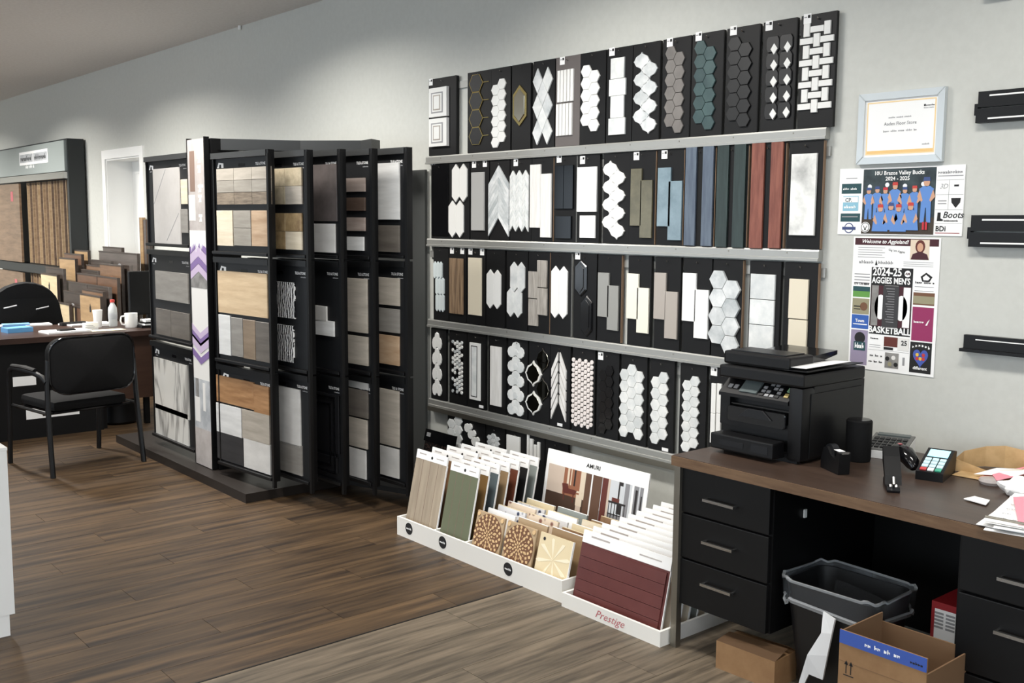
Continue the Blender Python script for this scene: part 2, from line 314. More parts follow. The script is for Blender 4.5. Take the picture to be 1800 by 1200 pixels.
def LOBES(z, X0, Y0, X1, Y1, n, m):
    s0, z0, s1, z1 = fr(z, X0, Y0, X1, Y1); w = s1-s0; h = (z1-z0)/n; o = []; c = (s0+s1)/2
    for j in range(n):
        cz = z1-h*(j+.5)
        for sx in (-1, 1): o.append((circle(c+sx*w*.25, cz-h*.08, w*.25, 10, h*.40), m, 'lobe_tile', .007))
        o.append((circle(c, cz+h*.34, w*.24, 8, h*.3), m, 'lobe_tile', .0072))
        o.append((circle(c, cz-h*.08, w*.16, 6, h*.28), m, 'lobe_tile', .008))
    return o
def board(z, X0, X1, row, label, tiles, tags=(), m='black_board', hook=True, edge=None, th=.016, foot=None, dz=0):
    Yc = {1:(600 if z is ZA else 480),2:500,3:500,4:(500 if z is ZG else 560),5:200}[row]
    zb, zt = ROWS[row]; zb += dz; zt += dz
    x0 = WF.hit(*z(X0, Yc))[0]; x1 = WF.hit(*z(X1, Yc))[0]
    o = thing('tile_sample_board', label, 'sample board', (x0, YB, zb), group='tile sample boards on the wall')
    w, h = x1-x0, zt-zb
    B('backing_board', m, o, 0, 0, 0, w, th, h)
    if edge: B('board_edge', edge, o, w, .001, .002, w+.003, th, h-.002)
    for t in tiles:
        y0 = 0; piece(t[2], [(a-x0, b-zb) for a, b in t[0]], t[1], o, 0, -t[3])
    for X, Y in tags:
        s, zz = WF.hit(*z(X, Y)); s -= x0; zz -= zb; tg = B('price_tag', 'paper', o, s-.018, -.002, zz-.02, s+.018, 0, zz+.02)
        B('barcode', 'print_black', tg, s+.002, -.0026, zz+.002, s+.014, -.002, zz+.014); B('print_line', 'print_grey', tg, s-.015, -.0026, zz+.004, s-.001, -.002, zz+.008)
    if hook: MB().tube([(w/2, .004, h-.022), (w/2, -.008, h-.022), (w/2, -.012, h-.016)], .0025, 6).build('hook', 'chrome', o)
    if foot: s, zz = WF.hit(*z(*foot)); B('label_sticker', 'paper', o, s-x0-.02, -.0015, zz-zb-.008, s-x0+.02, 0, zz-zb+.008)
    return o
def ring(pts, k=.80, kz=.86):
    cx = sum(p[0] for p in pts)/len(pts); cz = sum(p[1] for p in pts)/len(pts); return [(cx+(x-cx)*k, cz+(z-cz)*kz) for x, z in pts]
# --- top row
z = ZA
o = board(z, 72, 322, 1, 'board with two thick framed square white relief tiles, first of the top row', RECT(z,95,490,258,760,'white_tile',t=.02)+RECT(z,95,772,258,1032,'white_tile',t=.02), [(92,440)], edge='black', th=.02)
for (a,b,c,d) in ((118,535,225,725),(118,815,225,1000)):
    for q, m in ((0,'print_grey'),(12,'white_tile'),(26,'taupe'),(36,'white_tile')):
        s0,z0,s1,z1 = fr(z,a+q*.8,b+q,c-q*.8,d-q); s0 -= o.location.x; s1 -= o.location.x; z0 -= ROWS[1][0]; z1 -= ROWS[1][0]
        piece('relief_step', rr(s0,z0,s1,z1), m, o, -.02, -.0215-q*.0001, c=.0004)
o = board(z, 428, 643, 1, 'board of black hexagon tiles outlined with thin brass lines in the top row', [])
s0,z0,s1,z1 = fr(z,445,370,575,1015); x0 = o.location.x; n = 4; h = (z1-z0)/n; w = (s1-s0)
for j in range(n):
    cz = z1-h*(j+.5)-ROWS[1][0]; cx = (s0+s1)/2-x0; hx = [(cx-w/2,cz),(cx-w/4,cz-h/2),(cx+w/4,cz-h/2),(cx+w/2,cz),(cx+w/4,cz+h/2),(cx-w/4,cz+h/2)]
    piece('brass_inlay', hx, 'brass', o, 0, -.006, c=.0003); piece('hexagon_tile', ring(hx,.90,.93), 'hex_black', o, -.006, -.0072, c=.0006)
    B('brass_strip', 'brass', o, cx+w/2, -.005, cz-.002, cx+w/2+.05, 0, cz+.002)
board(z, 645, 822, 1, 'narrow board of small white hexagon tiles in two staggered columns beside the brass lined hexagons', HEX(z,650,412,785,1040,2,6,False,'white_tile'))
s0,z0,s1,z1 = fr(z,848,465,972,845); cx=(s0+s1)/2
o = board(z, 835, 1006, 1, 'board with one antique gold mirror hexagon in the top row', [([(s0,z0+.05),(cx,z0),(s1,z0+.05),(s1,z1-.05),(cx,z1),(s0,z1-.05)],'brass','mirror_tile',.006)])
x0 = o.location.x; zb = ROWS[1][0]; piece('mirror_bevel', [(s0-x0+.013,z0-zb+.06),(cx-x0,z0-zb+.02),(s1-x0-.013,z0-zb+.06),(s1-x0-.013,z1-zb-.06),(cx-x0,z1-zb-.02),(s0-x0+.013,z1-zb-.06)], 'mirror', o, -.006, -.010, c=.004)
board(z, 1030, 1227, 1, 'board of pale marble rhombus tiles forming an X shape in the top row', RHOMB(z,1030,305,1213,1018,3,'marble','marble_dk'))
board(z, 1237, 1458, 1, 'taupe grey board with white fluted strip tiles in the top row', RECT(z,1258,322,1408,625,'white_tile',5,1,.006)+RECT(z,1245,632,1395,935,'white_tile',5,1,.006), [(1298,245)], m='taupe_board')
board(z, 1462, 1692, 1, 'board of large white hexagon tiles next to the taupe board in the top row', HEX(z,1470,280,1645,895,2,5,True,'white_tile'))
z = ZB_
board(z, 30, 213, 1, 'board of stacked white marble pieces of alternating widths in the top row', RECT(z,62,415,160,566,'marble')+RECT(z,50,566,170,688,'marble')+RECT(z,60,688,156,848,'marble')+RECT(z,45,848,165,970,'marble'), [(66,372)])
board(z, 218, 408, 1, 'board of grey veined marble lantern tiles in the top row', LAN(z,222,370,396,965,4,'marble_dk'), edge='black')
board(z, 430, 628, 1, 'board of warm grey hexagon tiles in the top row', HEX(z,448,330,590,958,2,6,True,'hex_grey'), [(482,305)], edge='black')
board(z, 640, 862, 1, 'board of teal green hexagon tiles in the top row', HEX(z,655,290,815,935,2,6,True,'hex_teal'), [(690,262)], edge='black')
board(z, 886, 1118, 1, 'board of matte black hexagon tiles in the top row', HEX(z,895,262,1072,915,2,6,True,'hex_black'), [(940,220)], edge='black')
t = []
s0,z0,s1,z1 = fr(z,1160,240,1375,880); a = (s1-s0)/2.25; b = (z1-z0)/5.3
for i in range(2):
    for j in range(5):
        cx, cz = s0+a*(i+.62), z1-b*(j+.6)
        k = b*.2; hw, hh = a*.47, b*.47
        t.append(([(cx-hw+k*.6,cz-hh),(cx+hw-k*.6,cz-hh),(cx+hw,cz-hh+k),(cx+hw,cz+hh-k),(cx+hw-k*.6,cz+hh),(cx-hw+k*.6,cz+hh),(cx-hw,cz+hh-k),(cx-hw,cz-hh+k)],'hex_black','octagon_tile',.007))
for X, Ys in ((1237,(353,470,588,705,820)),(1333,(338,455,573,692,808))):
    for Y in Ys: s, zz = WF.hit(*z(X-(Y-340)*.02, Y)); t.append(([(s-.018,zz),(s,zz-.024),(s+.018,zz),(s,zz+.024)],'white_tile','dot_tile',.0085))
board(z, 1146, 1383, 1, 'board of black octagon tiles with small white diamond dots', t, [(1196,185)], edge='black')
board(z, 1415, 1668, 1, 'board of white basketweave mosaic, last of the top row', BASKET(z,1425,170,1645,800,'white_tile'), [(1472,135)])
# --- second row
z = ZC
board(z, 88, 240, 2, 'plain glossy black stone sample, first of the second row', RECT(z,95,190,236,800,'black_gloss',t=.006), [(105,205)])
board(z, 243, 415, 2, 'board of long white picket tiles in two offset pairs in the second row', PICK(z,272,185,400,512,2,'white_tile')+PICK(z,243,498,370,815,2,'white_tile'))
board(z, 424, 582, 2, 'board with one plain light grey rectangular tile in the second row', RECT(z,438,255,548,755,'grey_tile'), [(455,188),(548,180)])
board(z, 590, 757, 2, 'board of wide grey marble chevron tiles with a pointed top', CHEV(z,583,200,757,805,9,'marble_dk',1,1.15))
board(z, 764, 945, 2, 'board of small white marble zigzag mosaic in the second row', CHEV(z,765,240,925,765,11,'marble',3,1.2), [(812,172)])
board(z, 948, 1130, 2, 'board with two long white wood grain tiles set offset in the second row', RECT(z,940,190,1030,732,'white_wood')+RECT(z,1030,268,1120,815,'white_wood'), edge='edge_wood')
board(z, 1140, 1328, 2, 'board of glossy navy blue tiles above a small navy square', RECT(z,1150,195,1310,572,'navy',2,1,.003)+RECT(z,1155,630,1290,822,'navy'), [(1183,140)], edge='alu')
board(z, 1338, 1525, 2, 'board with a large white tile above a smaller white tile in the second row', RECT(z,1343,210,1510,595,'white_gloss')+RECT(z,1365,625,1497,818,'white_gloss'), [(1383,152)])
board(z, 1558, 1782, 2, 'board of bright white lantern tiles in the second row', LAN(z,1555,155,1752,832,4,'white_tile'), edge='alu')
z = ZD
board(z, 120, 322, 2, 'board of glossy olive brown tiles set offset', RECT(z,135,298,222,752,'olive')+RECT(z,210,388,305,848,'olive'), [(176,198)], edge='edge_wood')
board(z, 338, 545, 2, 'board of glossy pale blue tiles set offset', RECT(z,348,290,452,757,'blue_gl')+RECT(z,432,395,540,866,'blue_gl'), [(398,186)], edge='edge_wood')
board(z, 556, 792, 2, 'board of two full height slate blue strips', RECT(z,566,115,652,908,'blue_strip')+RECT(z,700,110,786,912,'blue_strip'), [(612,158)], edge='edge_wood')
board(z, 806, 1052, 2, 'board of two full height dark green strips', RECT(z,814,110,906,920,'green_strip')+RECT(z,946,100,1040,925,'green_strip'), [(866,145)], edge='edge_wood')
board(z, 1076, 1345, 2, 'board of two full height terracotta red strips', RECT(z,1084,95,1186,930,'red_strip')+RECT(z,1236,85,1332,930,'red_strip'), [(1142,135)], edge='edge_wood')
board(z, 1376, 1640, 2, 'board with one tall grey veined white marble tile, last of the second row', RECT(z,1400,180,1600,828,'marble_vein',t=.01), edge='edge_wood')
# --- third row
z = ZE
board(z, 108, 236, 3, 'board of thin pale blue picket tiles, first of the third row', PICK(z,113,240,188,388,3,'pale_blue')+PICK(z,130,376,205,530,3,'pale_blue')+PICK(z,132,515,205,670,3,'pale_blue'))
board(z, 242, 388, 3, 'board with a ribbed brown wood look tile in the third row', RECT(z,250,212,365,690,'brown_wood',5,1,.003), [(266,145),(354,148)])
board(z, 395, 550, 3, 'board with one tall plain cream tile in the third row', RECT(z,412,208,522,700,'cream'), [(424,152),(524,158)])
board(z, 560, 716, 3, 'board with a short pair of white picket tiles in the third row', PICK(z,568,310,688,645,2,'white_tile'))
board(z, 733, 912, 3, 'board of soft grey picket tiles in two offset pairs in the third row', PICK(z,770,245,893,505,2,'marble')+PICK(z,742,465,868,718,2,'marble'))
board(z, 920, 1100, 3, 'board of taupe wood grain tiles with thin crossbars', RECT(z,926,325,1003,555,'taupe_wood')+RECT(z,926,560,1006,790,'taupe_wood')+RECT(z,1002,230,1083,462,'taupe_wood')+RECT(z,1002,468,1083,700,'taupe_wood'), edge='edge_wood')
board(z, 1108, 1285, 3, 'board with a tall pair of bright white picket tiles in the third row', PICK(z,1120,280,1258,728,2,'white_gloss'), edge='alu')
o = board(z, 1305, 1500, 3, 'board of two glossy black elongated hexagon tiles in the third row', [], [(1342,190)])
x0, zb = o.location.x, ROWS[3][0]
for (a,b,c,d) in ((1325,220,1422,540),(1373,530,1468,885)):
    s0,z0,s1,z1 = fr(z,a,b,c,d); s0-=x0; s1-=x0; z0-=zb; z1-=zb; cx=(s0+s1)/2; k=.035
    hx=[(s0,z0+k),(cx,z0),(s1,z0+k),(s1,z1-k),(cx,z1),(s0,z1-k)]; piece('picket_tile', hx, 'black_gloss', o, 0, -.01, c=.006); piece('picket_face', ring(hx,.62,.8), 'black_gloss', o, -.01, -.013, c=.003)
board(z, 1512, 1712, 3, 'board of plain mid grey tiles set offset in the third row', RECT(z,1520,335,1615,715,'grey2')+RECT(z,1600,445,1695,830,'grey2'), edge='edge_wood')
z = ZFF
board(z, 106, 288, 3, 'board of ivory tiles set offset in the third row', RECT(z,105,272,198,632,'cream2')+RECT(z,184,385,278,745,'cream2'))
board(z, 318, 520, 3, 'board of taupe tiles set offset in the third row', RECT(z,320,265,415,635,'taupe')+RECT(z,405,415,505,790,'taupe'))
board(z, 542, 765, 3, 'board of bright white tiles set offset in the third row', RECT(z,545,268,652,650,'white_gloss')+RECT(z,638,400,748,788,'white_gloss'))
board(z, 776, 1008, 3, 'board of large grey marble hexagon tiles overhanging its sides', HEX(z,754,250,1000,905,2,4,True,'marble_dk',t=.012), edge='edge_wood')
board(z, 1064, 1310, 3, 'board of stacked white handmade look tiles above the printer', RECT(z,1075,275,1272,880,'marble',1,3,.003))
board(z, 1340, 1602, 3, 'board of two cream tiles, last of the third row', RECT(z,1386,315,1538,632,'cream')+RECT(z,1380,636,1528,900,'cream'), edge='edge_wood')
# --- fourth row
z = ZG
board(z, 97, 240, 4, 'board with a single chain of white lobed tiles, first of the fourth row', LOBES(z,115,150,203,740,4,'white_tile'))
t = []
s0,z0,s1,z1 = fr(z,298,205,405,735)
for i in range(5):
    for j in range(13):
        cx = s0+(s1-s0)*(i+.5)/5; cz = z1-(z1-z0)*(j+.5+(.4 if i % 2 else 0))/13.4; k = random.random()
        t.append((circle(cx, cz, (s1-s0)*.10, 6, (z1-z0)*.034), 'black_gloss' if k < .16 else ('marble_dk' if k < .45 else 'white_tile'), 'pebble_tile', .006))
board(z, 272, 438, 4, 'board of black and white pebble mosaic in the fourth row', t)
o = board(z, 446, 618, 4, 'board with a white framed tile and thin dark inlay line', RECT(z,475,230,575,778,'white_tile'), foot=(578,842))
for a,m in ((0,'print_black'),(6,'marble')):
    s0,z0,s1,z1 = fr(z,490+a,258+a*1.5,550-a,748-a*1.5); piece('inlay', rr(s0-o.location.x,z0-ROWS[4][0],s1-o.location.x,z1-ROWS[4][0]), m, o, -.009, -.0096-a*.0001, c=.0002)
board(z, 645, 815, 4, 'board with one tall plain white tile in the fourth row', RECT(z,672,265,776,835,'white_wood'))
board(z, 835, 1022, 4, 'board of large white lobed flower mosaic in the fourth row', LOBES(z,835,240,992,930,5,'marble'))
o = board(z, 1036, 1236, 4, 'board of mirrored lantern tiles with white rings', [])
x0, zb = o.location.x, ROWS[4][0]
for (a,b,c,d,m) in ((1008,400,1165,650,'ring_white'),(1008,690,1165,925,'ring_white'),(1110,275,1240,520,'dark_plastic'),(1110,560,1240,800,'dark_plastic')):
    s0,z0,s1,z1 = fr(z,a,b,c,d); L_ = lant((s0+s1)/2-x0,(z0+z1)/2-zb,s1-s0,z1-z0)
    y = -.004 if m == 'ring_white' else 0
    piece('lantern_frame', L_, m, o, 0, y-.006, c=.001); piece('mirror_tile', ring(L_,.80,.84) if m == 'ring_white' else ring(L_,.93,.94), 'mirror', o, y-.006, y-.008, c=.001)
board(z, 1240, 1432, 4, 'board of white and grey chevron strips with dark joints', CHEV(z,1248,320,1405,1000,5,'white_wood',1,1.5,gap=.014), foot=(1332,1015))
board(z, 1455, 1668, 4, 'board of pinkish white penny round mosaic', PENNY(z,1448,380,1652,1048,7,13,'penny'))
z = ZH
board(z, 235, 418, 4, 'board of glossy black hexagon tiles in the fourth row', HEX(z,255,245,380,830,2,6,False,'black_gloss'), [(270,170)])
board(z, 438, 655, 4, 'board of marble hexagon tiles in three columns in the fourth row', HEX(z,430,240,636,865,3,6,False,'marble'))
board(z, 678, 885, 4, 'board of marble hexagon tiles in two columns with a small label below', HEX(z,692,300,842,918,2,6,False,'marble'), foot=(812,960))
board(z, 935, 1158, 4, 'board of white hexagon tiles just above the desk corner', HEX(z,955,335,1105,985,2,7,False,'marble'))
board(z, 1186, 1400, 4, 'board of thin white strip tiles half hidden by the printer', RECT(z,1205,398,1245,905,'white_tile',1,2)+RECT(z,1252,400,1290,905,'white_tile',1,2), [(1226,300)])
# --- lowest row, standing on the floor behind the trays
z = ZI
board(z, 357, 447, 5, 'low board of white hexagons in two columns behind the white sample cards', HEX(z,357,100,447,330,2,4,False,'marble'))
a = []
s0,z0,s1,z1 = fr(z,455,160,560,330)
for j in range(5): cx, cz = s0+(s1-s0)*(.18+.2*j), z1-(z1-z0)*(.12+.2*j); a.append((circle(cx,cz,.028,8),'white_tile','mosaic_tile',.008)); a.append((circle(cx+.03,cz+.012,.02,8),'white_tile','mosaic_tile',.0085))
board(z, 450, 576, 5, 'low board with a slanting chain of white mosaic tiles', a)
board(z, 581, 692, 5, 'low board of small grey white marble mosaic', HEX(z,590,205,664,330,3,4,False,'marble_dk'))
board(z, 700, 816, 5, 'low board with a single blank white tile', RECT(z,706,218,784,360,'white_tile'))
board(z, 820, 926, 5, 'low board of narrow white bars of uneven heights', RECT(z,826,190,838,360,'white_tile')+RECT(z,842,235,860,360,'white_tile')+RECT(z,866,270,882,360,'white_tile')+RECT(z,886,255,900,360,'white_tile'))
board(z, 930, 1062, 5, 'low plain black board beside the room photo display', [])
# --- metal ledges
for i, (zz, xa, xb, nm) in enumerate(((2.025,-5.245,-2.43,'top'),(1.522,-5.235,-2.44,'second'),(1.02,-5.23,-2.44,'third'),(.518,-5.22,-2.30,'lowest'))):
    r = thing('display_ledge', 'brushed aluminium ledge carrying the %s row of sample boards' % nm, 'ledge', (xa, 0, zz), group='aluminium display ledges')
    w = xb-xa
    MB().xprism([(-.002,-.0015),(-.031,-.0015),(-.034,-.008),(-.034,-.036),(-.040,-.038),(-.040,-.049),(-.002,-.049)],0,w).build('channel','alu',r)
    B('back_rail','alu',r,0,-.012,.385,w+.02,-.002,.425)
    for k in range(9): B('bracket_screw','steel',r,w*(k+.5)/9-.003,-.0352,-.02,w*(k+.5)/9+.003,-.034,-.014)
B('lip_trim','steel',r,0,-.044,-.078,w,-.002,-.0495)
# ---------------------------------------------------------------- flooring sample rack with swinging panels
mat('rack_black', (11,11,12), .4, spec=.35); mat('rack_base', (40,35,32), .45, spec=.3); mat('panel_black', (22,23,25), .45, spec=.35)
def wood(n, a, b, sc=4, st=(1,1,8), r=.4, **k): return mat(n, a, r, kind='noise', c2=b, scale=sc, stretch=st, lo=.3, hi=.7, **k)
wood('tl_greybrown',(92,80,68),(150,136,118),sc=9); wood('tl_cream',(206,192,166),(228,216,194)); wood('tl_grey',(138,132,122),(164,158,148)); wood('tl_tan',(166,136,106),(198,172,144)); wood('tl_oak',(196,168,132),(220,196,160))
wood('tl_white',(206,206,204),(226,226,224)); wood('tl_midgrey',(128,124,118),(150,146,140)); wood('tl_brown',(120,104,86),(146,128,108)); wood('tl_dkgrey',(92,86,80),(112,106,98)); wood('tl_honey',(140,100,64),(184,142,100)); wood('tl_taupe',(160,152,140),(186,178,166)); wood('tl_char',(40,40,42),(56,56,58))
wood('tl_stone',(150,136,112),(206,192,164),sc=14,st=(1,1,1)); wood('tl_stone2',(128,104,72),(190,164,122),sc=14,st=(1,1,1)); wood('tl_dkmarble',(78,72,70),(108,100,98),sc=5,st=(1,1,1),r=.25); wood('tl_light',(196,194,190),(218,216,212),sc=5,st=(1,1,2)); wood('tl_dkbrown',(74,60,52),(96,80,70)); wood('tl_taupe2',(142,128,120),(166,152,144))
mat('tl_pattern', (20,20,22), .3, kind='wave', c2=(232,232,230), scale=16, lo=.45, hi=.55); mat('tl_diag', (186,182,178), .35, kind='noise', c2=(196,192,188), scale=6); mat('tl_marble', (150,148,144), .25, kind='mask', c2=(216,214,208), scale=4, stretch=(1,1,.25), lo=0, hi=.06); mat('tl_blackdoor', (22,22,24), .35)
Z3, Z4, Z5, Z6 = Zoom(250,220,3.528), Zoom(250,540,3.428), Zoom(470,230,3.637), Zoom(470,540,3.429)
rk = thing('floor_sample_rack', 'tall black flooring sample rack on a dark base, wings fanned open', 'sample rack', (0, 0, 0))
MB().zprism([(-7.5,-1.21),(-5.39,-1.21),(-5.39,-.30),(-7.5,-.30)], 0, .055).build('base', 'rack_base', rk)
MB().zprism([(-6.0,-.92),(-4.66,-.44),(-4.72,-.32),(-6.0,-.72)], .055, .085).build('wing_support', 'rack_black', rk)
MB().box(-6.39,-1.08,.055,-6.36,-.9,2.12).box(-6.10,-1.08,.055,-6.02,-.9,2.12).box(-6.36,-1.06,.055,-6.10,-.9,2.10).build('column', 'rack_black', rk)
p = [on_z(*q, 2.12) for q in ((361,243),(653,244),(618,249))]
MB().zprism([(p[0].x,p[0].y),(p[2].x,p[2].y),(p[1].x,p[1].y),(p[1].x-.06,p[1].y+.10),(p[0].x-.1,p[0].y+.16)], 2.05, 2.12).build('canopy', G('bar_grey',(52,53,53),.4), rk)
B('back_panel', G('dark_grey',(62,64,63),.6), rk, -7.3, -.03, .06, -5.262, -.012, 1.945)  # flat dark grey sheet just off the wall, ending beside the tile boards
B('top_frame', 'rack_black', rk, -7.15, -1.06, 2.0, -6.42, -.95, 2.05)
# graphic on the column
cf = Frame((-6.38,-1.115,0)); cp = thing('graphic_banner', 'tall narrow printed banner with purple chevrons on the rack column', 'banner', (-6.38,-1.115,0))
mat('pr_lilac', (196,178,204), .6); mat('pr_violet', (130,106,158), .6); mat('pr_pale', (226,224,220), .6); mat('pr_greige', (168,160,156), .6, kind='noise', c2=(186,180,176), scale=9); mat('pr_grey', (112,110,108), .6, kind='noise', c2=(150,148,145), scale=12); mat('pr_cool', (160,164,168), .6, kind='noise', c2=(196,198,200), scale=7); mat('pr_brown', (126,104,92), .6)
s0 = cf.hit(342,700)[0]; s1 = cf.hit(370,700)[0]; B('banner_panel', 'pr_pale', cp, s0, 0, .06, s1, .03, 2.12); B('edge_trim', 'rack_black', cp, s0-.012, -.002, .06, s0, .03, 2.13); B('edge_trim', 'rack_black', cp, s1, -.002, .06, s1+.012, .03, 2.13)
W_ = s1-s0
def cprint(z0, z1, a, b, m, y=-.0006): B('print', m, cp, s0+W_*a, y, z0, s0+W_*b, 0, z1)
cprint(1.52,2.12,0,1,'pr_greige'); cprint(1.80,2.05,.12,.42,'pr_brown',-.001); cprint(1.62,1.78,.0,.4,'pr_pale',-.001); cprint(1.42,1.56,0,1,'pr_pale',-.001); cprint(1.2,1.42,0,1,'pr_grey',-.0008); cprint(.06,.62,0,1,'pr_cool'); cprint(.35,.62,.12,.3,'pr_grey',-.001); cprint(.42,.6,.55,.7,'pr_pale',-.001); cprint(.34,.5,.05,.35,'pr_pale',-.0014); cprint(.06,.3,0,1,'pr_greige',-.001)
t_ = scrib(cp, 0, 0, .42, .075, 'pr_pale', -.0008, words=2); t_.location = (s0+W_*.6, 0, 2.02); t_.rotation_euler = (0, math.pi/2, 0)
for i in range(9): piece('leaf', [(s0+W_*(.1+.09*i), 1.42+.02*(i % 3)), (s0+W_*(.2+.09*i), 1.5), (s0+W_*(.06+.09*i), 1.54)], 'paper', cp, -.001, -.0018, c=.0002)
def chev(y, t, up, mm):
    zc = cf.hit(352, y)[1]; d = .055*up; MB().prism([(s0,zc-d),(s0+W_/2,zc),(s1,zc-d),(s1,zc-d-t*up),(s0+W_/2,zc-t*up),(s0,zc-d-t*up)],0,-.0005).build('print', mm, cp, loc=(0,-.0012,0))
for y, t, up, mm in ((420,.045,1,'pr_violet'),(432,.065,1,'pr_lilac'),(451,.045,1,'pr_violet'),(463,.05,1,'pr_lilac'),(608,.045,-1,'pr_violet'),(621,.065,-1,'pr_lilac'),(640,.045,-1,'pr_violet'),(596,.04,-1,'pr_lilac')): chev(y, t, up, mm)
# panels: a swing page of three stacked boards
R5 = math.radians(5)
PR = [(on_y(px, 550, y).x, y) for px, y in ((482,-1.045),(549,-.935),(606,-.805),(661,-.678),(721,-.545))]
PGW = .63
def page(o, a, w, name, tiers, tops, post=True, left=.06):
    f = Frame((*o, 0), a)                    # origin at the right end, width runs to negative s
    for k, (tl, (zb, zt)) in enumerate(zip(tiers, tops)):
        pl = ('upper', 'middle', 'lower')[k]
        q = thing('flooring_sample_panel', tl[0], 'sample panel', (*o, zb), a, group='panels of the flooring rack'); h = zt-zb
        B('panel_sheet', 'panel_black', q, -w+.012, 0, .02, -.022, .012, h-.03)
        B('side_rail', 'rack_black', q, -.022, -.02, 0, 0, .02, h); B('side_rail', 'rack_black', q, -w, -.012, 0, -w+.012, .02, h)
        B('top_bar', G('bar_grey',(52,53,53),.4) if k == 0 else 'rack_black', q, -w, -.024, h-.034, -.022, .014, h); B('bottom_lip', 'rack_black', q, -w, -.03, .002, -.022, .014, .022, c=.004)
        if k: B('edge_strip', 'steel', q, -.001, -.0215, .08*h, .0025, -.0195, .72*h)
        hz = h-.085
        MB().prism(roundrect(-w*.5-.035, hz, -w*.5+.035, hz+.018, .006),0,-.001).build('handle_slot', 'black_gloss', q)
        text('TILE & STONE', .021, 'paper', q, -w*.26, hz+.004, -.001, sx=.8, bold=.0004); scrib(q, -w*.17, hz-.014, .05, .008, 'print_grey', words=1)
        lg = MB().prism([(0,0),(.022,0),(.028,.02),(.05,.02),(.052,0),(.075,0),(.075,.026),(.02,.032)],0,-.001).build('logo_mark', 'paper', q, loc=(-w+.035, 0, hz-.002))
        scrib(q, -w+.05, hz-.018, .04, .008, 'print_grey', words=1)
        for zz, X0, Y0, X1, Y1, m, nc, nr in tl[1]:
            a0, b0, a1, b1 = zz.rect(f, X0 if X0 >= 0 else X1-110, Y0, X1, Y1)
            if left is not None and X0 < 0: a0 = -w+left
            tw, tH = (a1-a0)/nc, (b1-b0)/nr
            for i in range(nc):
                for j in range(nr): piece('tile', rr(a0+tw*i+.001, b0-zb+tH*j+.001, a0+tw*(i+1)-.001, b0-zb+tH*(j+1)-.001), m[(i*nr+j) % len(m)] if isinstance(m, (list, tuple)) else m, q, 0, -.01)
        if tl[0].startswith('third wing lower'):
            a0, b0, a1, b1 = Z6.rect(f, 300, 530, 425, 985)
            for s_ in (0, .04): MB().box(-w+.09+s_,-.014,b0-zb+s_,a1-s_-.01,-.010,b0-zb+s_+.012).box(-w+.09+s_,-.014,b1-zb-s_-.012,a1-s_-.01,-.010,b1-zb-s_).box(a1-s_-.022,-.014,b0-zb+s_+.012,a1-s_-.01,-.010,b1-zb-s_-.012).box(-w+.09+s_,-.014,b0-zb+s_+.012,-w+.102+s_,-.010,b1-zb-s_-.012).build('moulding', 'black_gloss', q)
    return f
def tops_at(o, a, w, ys, px):
    f = Frame((*o, 0), a); return [(f.hit(px, y1)[1], f.hit(px, y0)[1]) for y0, y1 in ys]
T1 = tops_at(PR[0], R5, PGW, ((262,452),(456,652),(656,843)), 478)
N = -1
page(PR[0], R5, PGW, 'p1', [
 ('front wing upper panel of grey brown wood tiles with three colour planks below', [(Z3,470,262,805,492,['tl_greybrown','tl_grey','tl_taupe'],3,3),(Z3,472,528,570,748,'tl_cream',1,1),(Z3,575,528,682,748,'tl_grey',1,2),(Z3,686,528,800,752,'tl_tan',1,1)]),
 ('front wing middle panel with a pale oak board above four grey planks', [(Z3,478,910,785,1178,'tl_oak',1,1),(Z4,470,45,540,285,'tl_white',1,1),(Z4,545,62,615,296,'tl_midgrey',1,1),(Z4,617,75,690,312,'tl_brown',1,1),(Z4,692,88,775,328,'tl_dkgrey',1,1)]),
 ('front wing lower panel with a honey oak board above white and charcoal planks', [(Z4,455,428,680,590,'tl_honey',1,1),(Z4,680,470,772,640,'tl_honey',1,1),(Z4,455,590,605,765,'tl_white',1,1),(Z4,610,630,775,808,'tl_taupe',1,1),(Z4,460,765,615,930,'tl_char',1,1),(Z4,620,805,780,985,'tl_light',1,1)])], T1)
def P2(i, ys, px): return tops_at(PR[i], R5, PGW, ys, px)
page(PR[1], R5, PGW, 'p2', [
 ('second wing upper panel with two split face beige stone tiles', [(Z5,N,235,228,470,['tl_stone','tl_taupe','tl_stone'],3,2),(Z5,N,525,228,760,['tl_stone2','tl_cream','tl_stone2'],3,2)]),
 ('second wing middle panel with black and white patterned tiles', [(Z5,N,965,182,1195,'tl_pattern',2,1),(Z6,N,105,166,325,'tl_pattern',2,1)]),
 ('second wing lower panel with a large light grey tile above two grey tiles', [(Z6,N,485,205,830,'tl_light',1,1),(Z6,N,820,215,1000,'tl_midgrey',2,1)])], P2(1, ((263,455),(458,657),(660,850)), 543))
page(PR[2], R5, PGW, 'p3', [
 ('third wing upper panel with a dark marble tile above a pale grey tile', [(Z5,N,212,453,578,'tl_dkmarble',1,1),(Z5,N,592,440,778,'tl_light',1,1)]),
 ('third wing middle panel with small pale tiles on bare black', [(Z5,N,1115,385,1215,'tl_light',2,1),(Z6,N,78,408,170,'tl_white',2,1)]),
 ('third wing lower panel with a framed black tile', [(Z6,N,520,440,870,'tl_blackdoor',1,1),(Z6,N,890,430,985,'tl_blackdoor',1,1)])], P2(2, ((262,456),(459,659),(662,852)), 600))
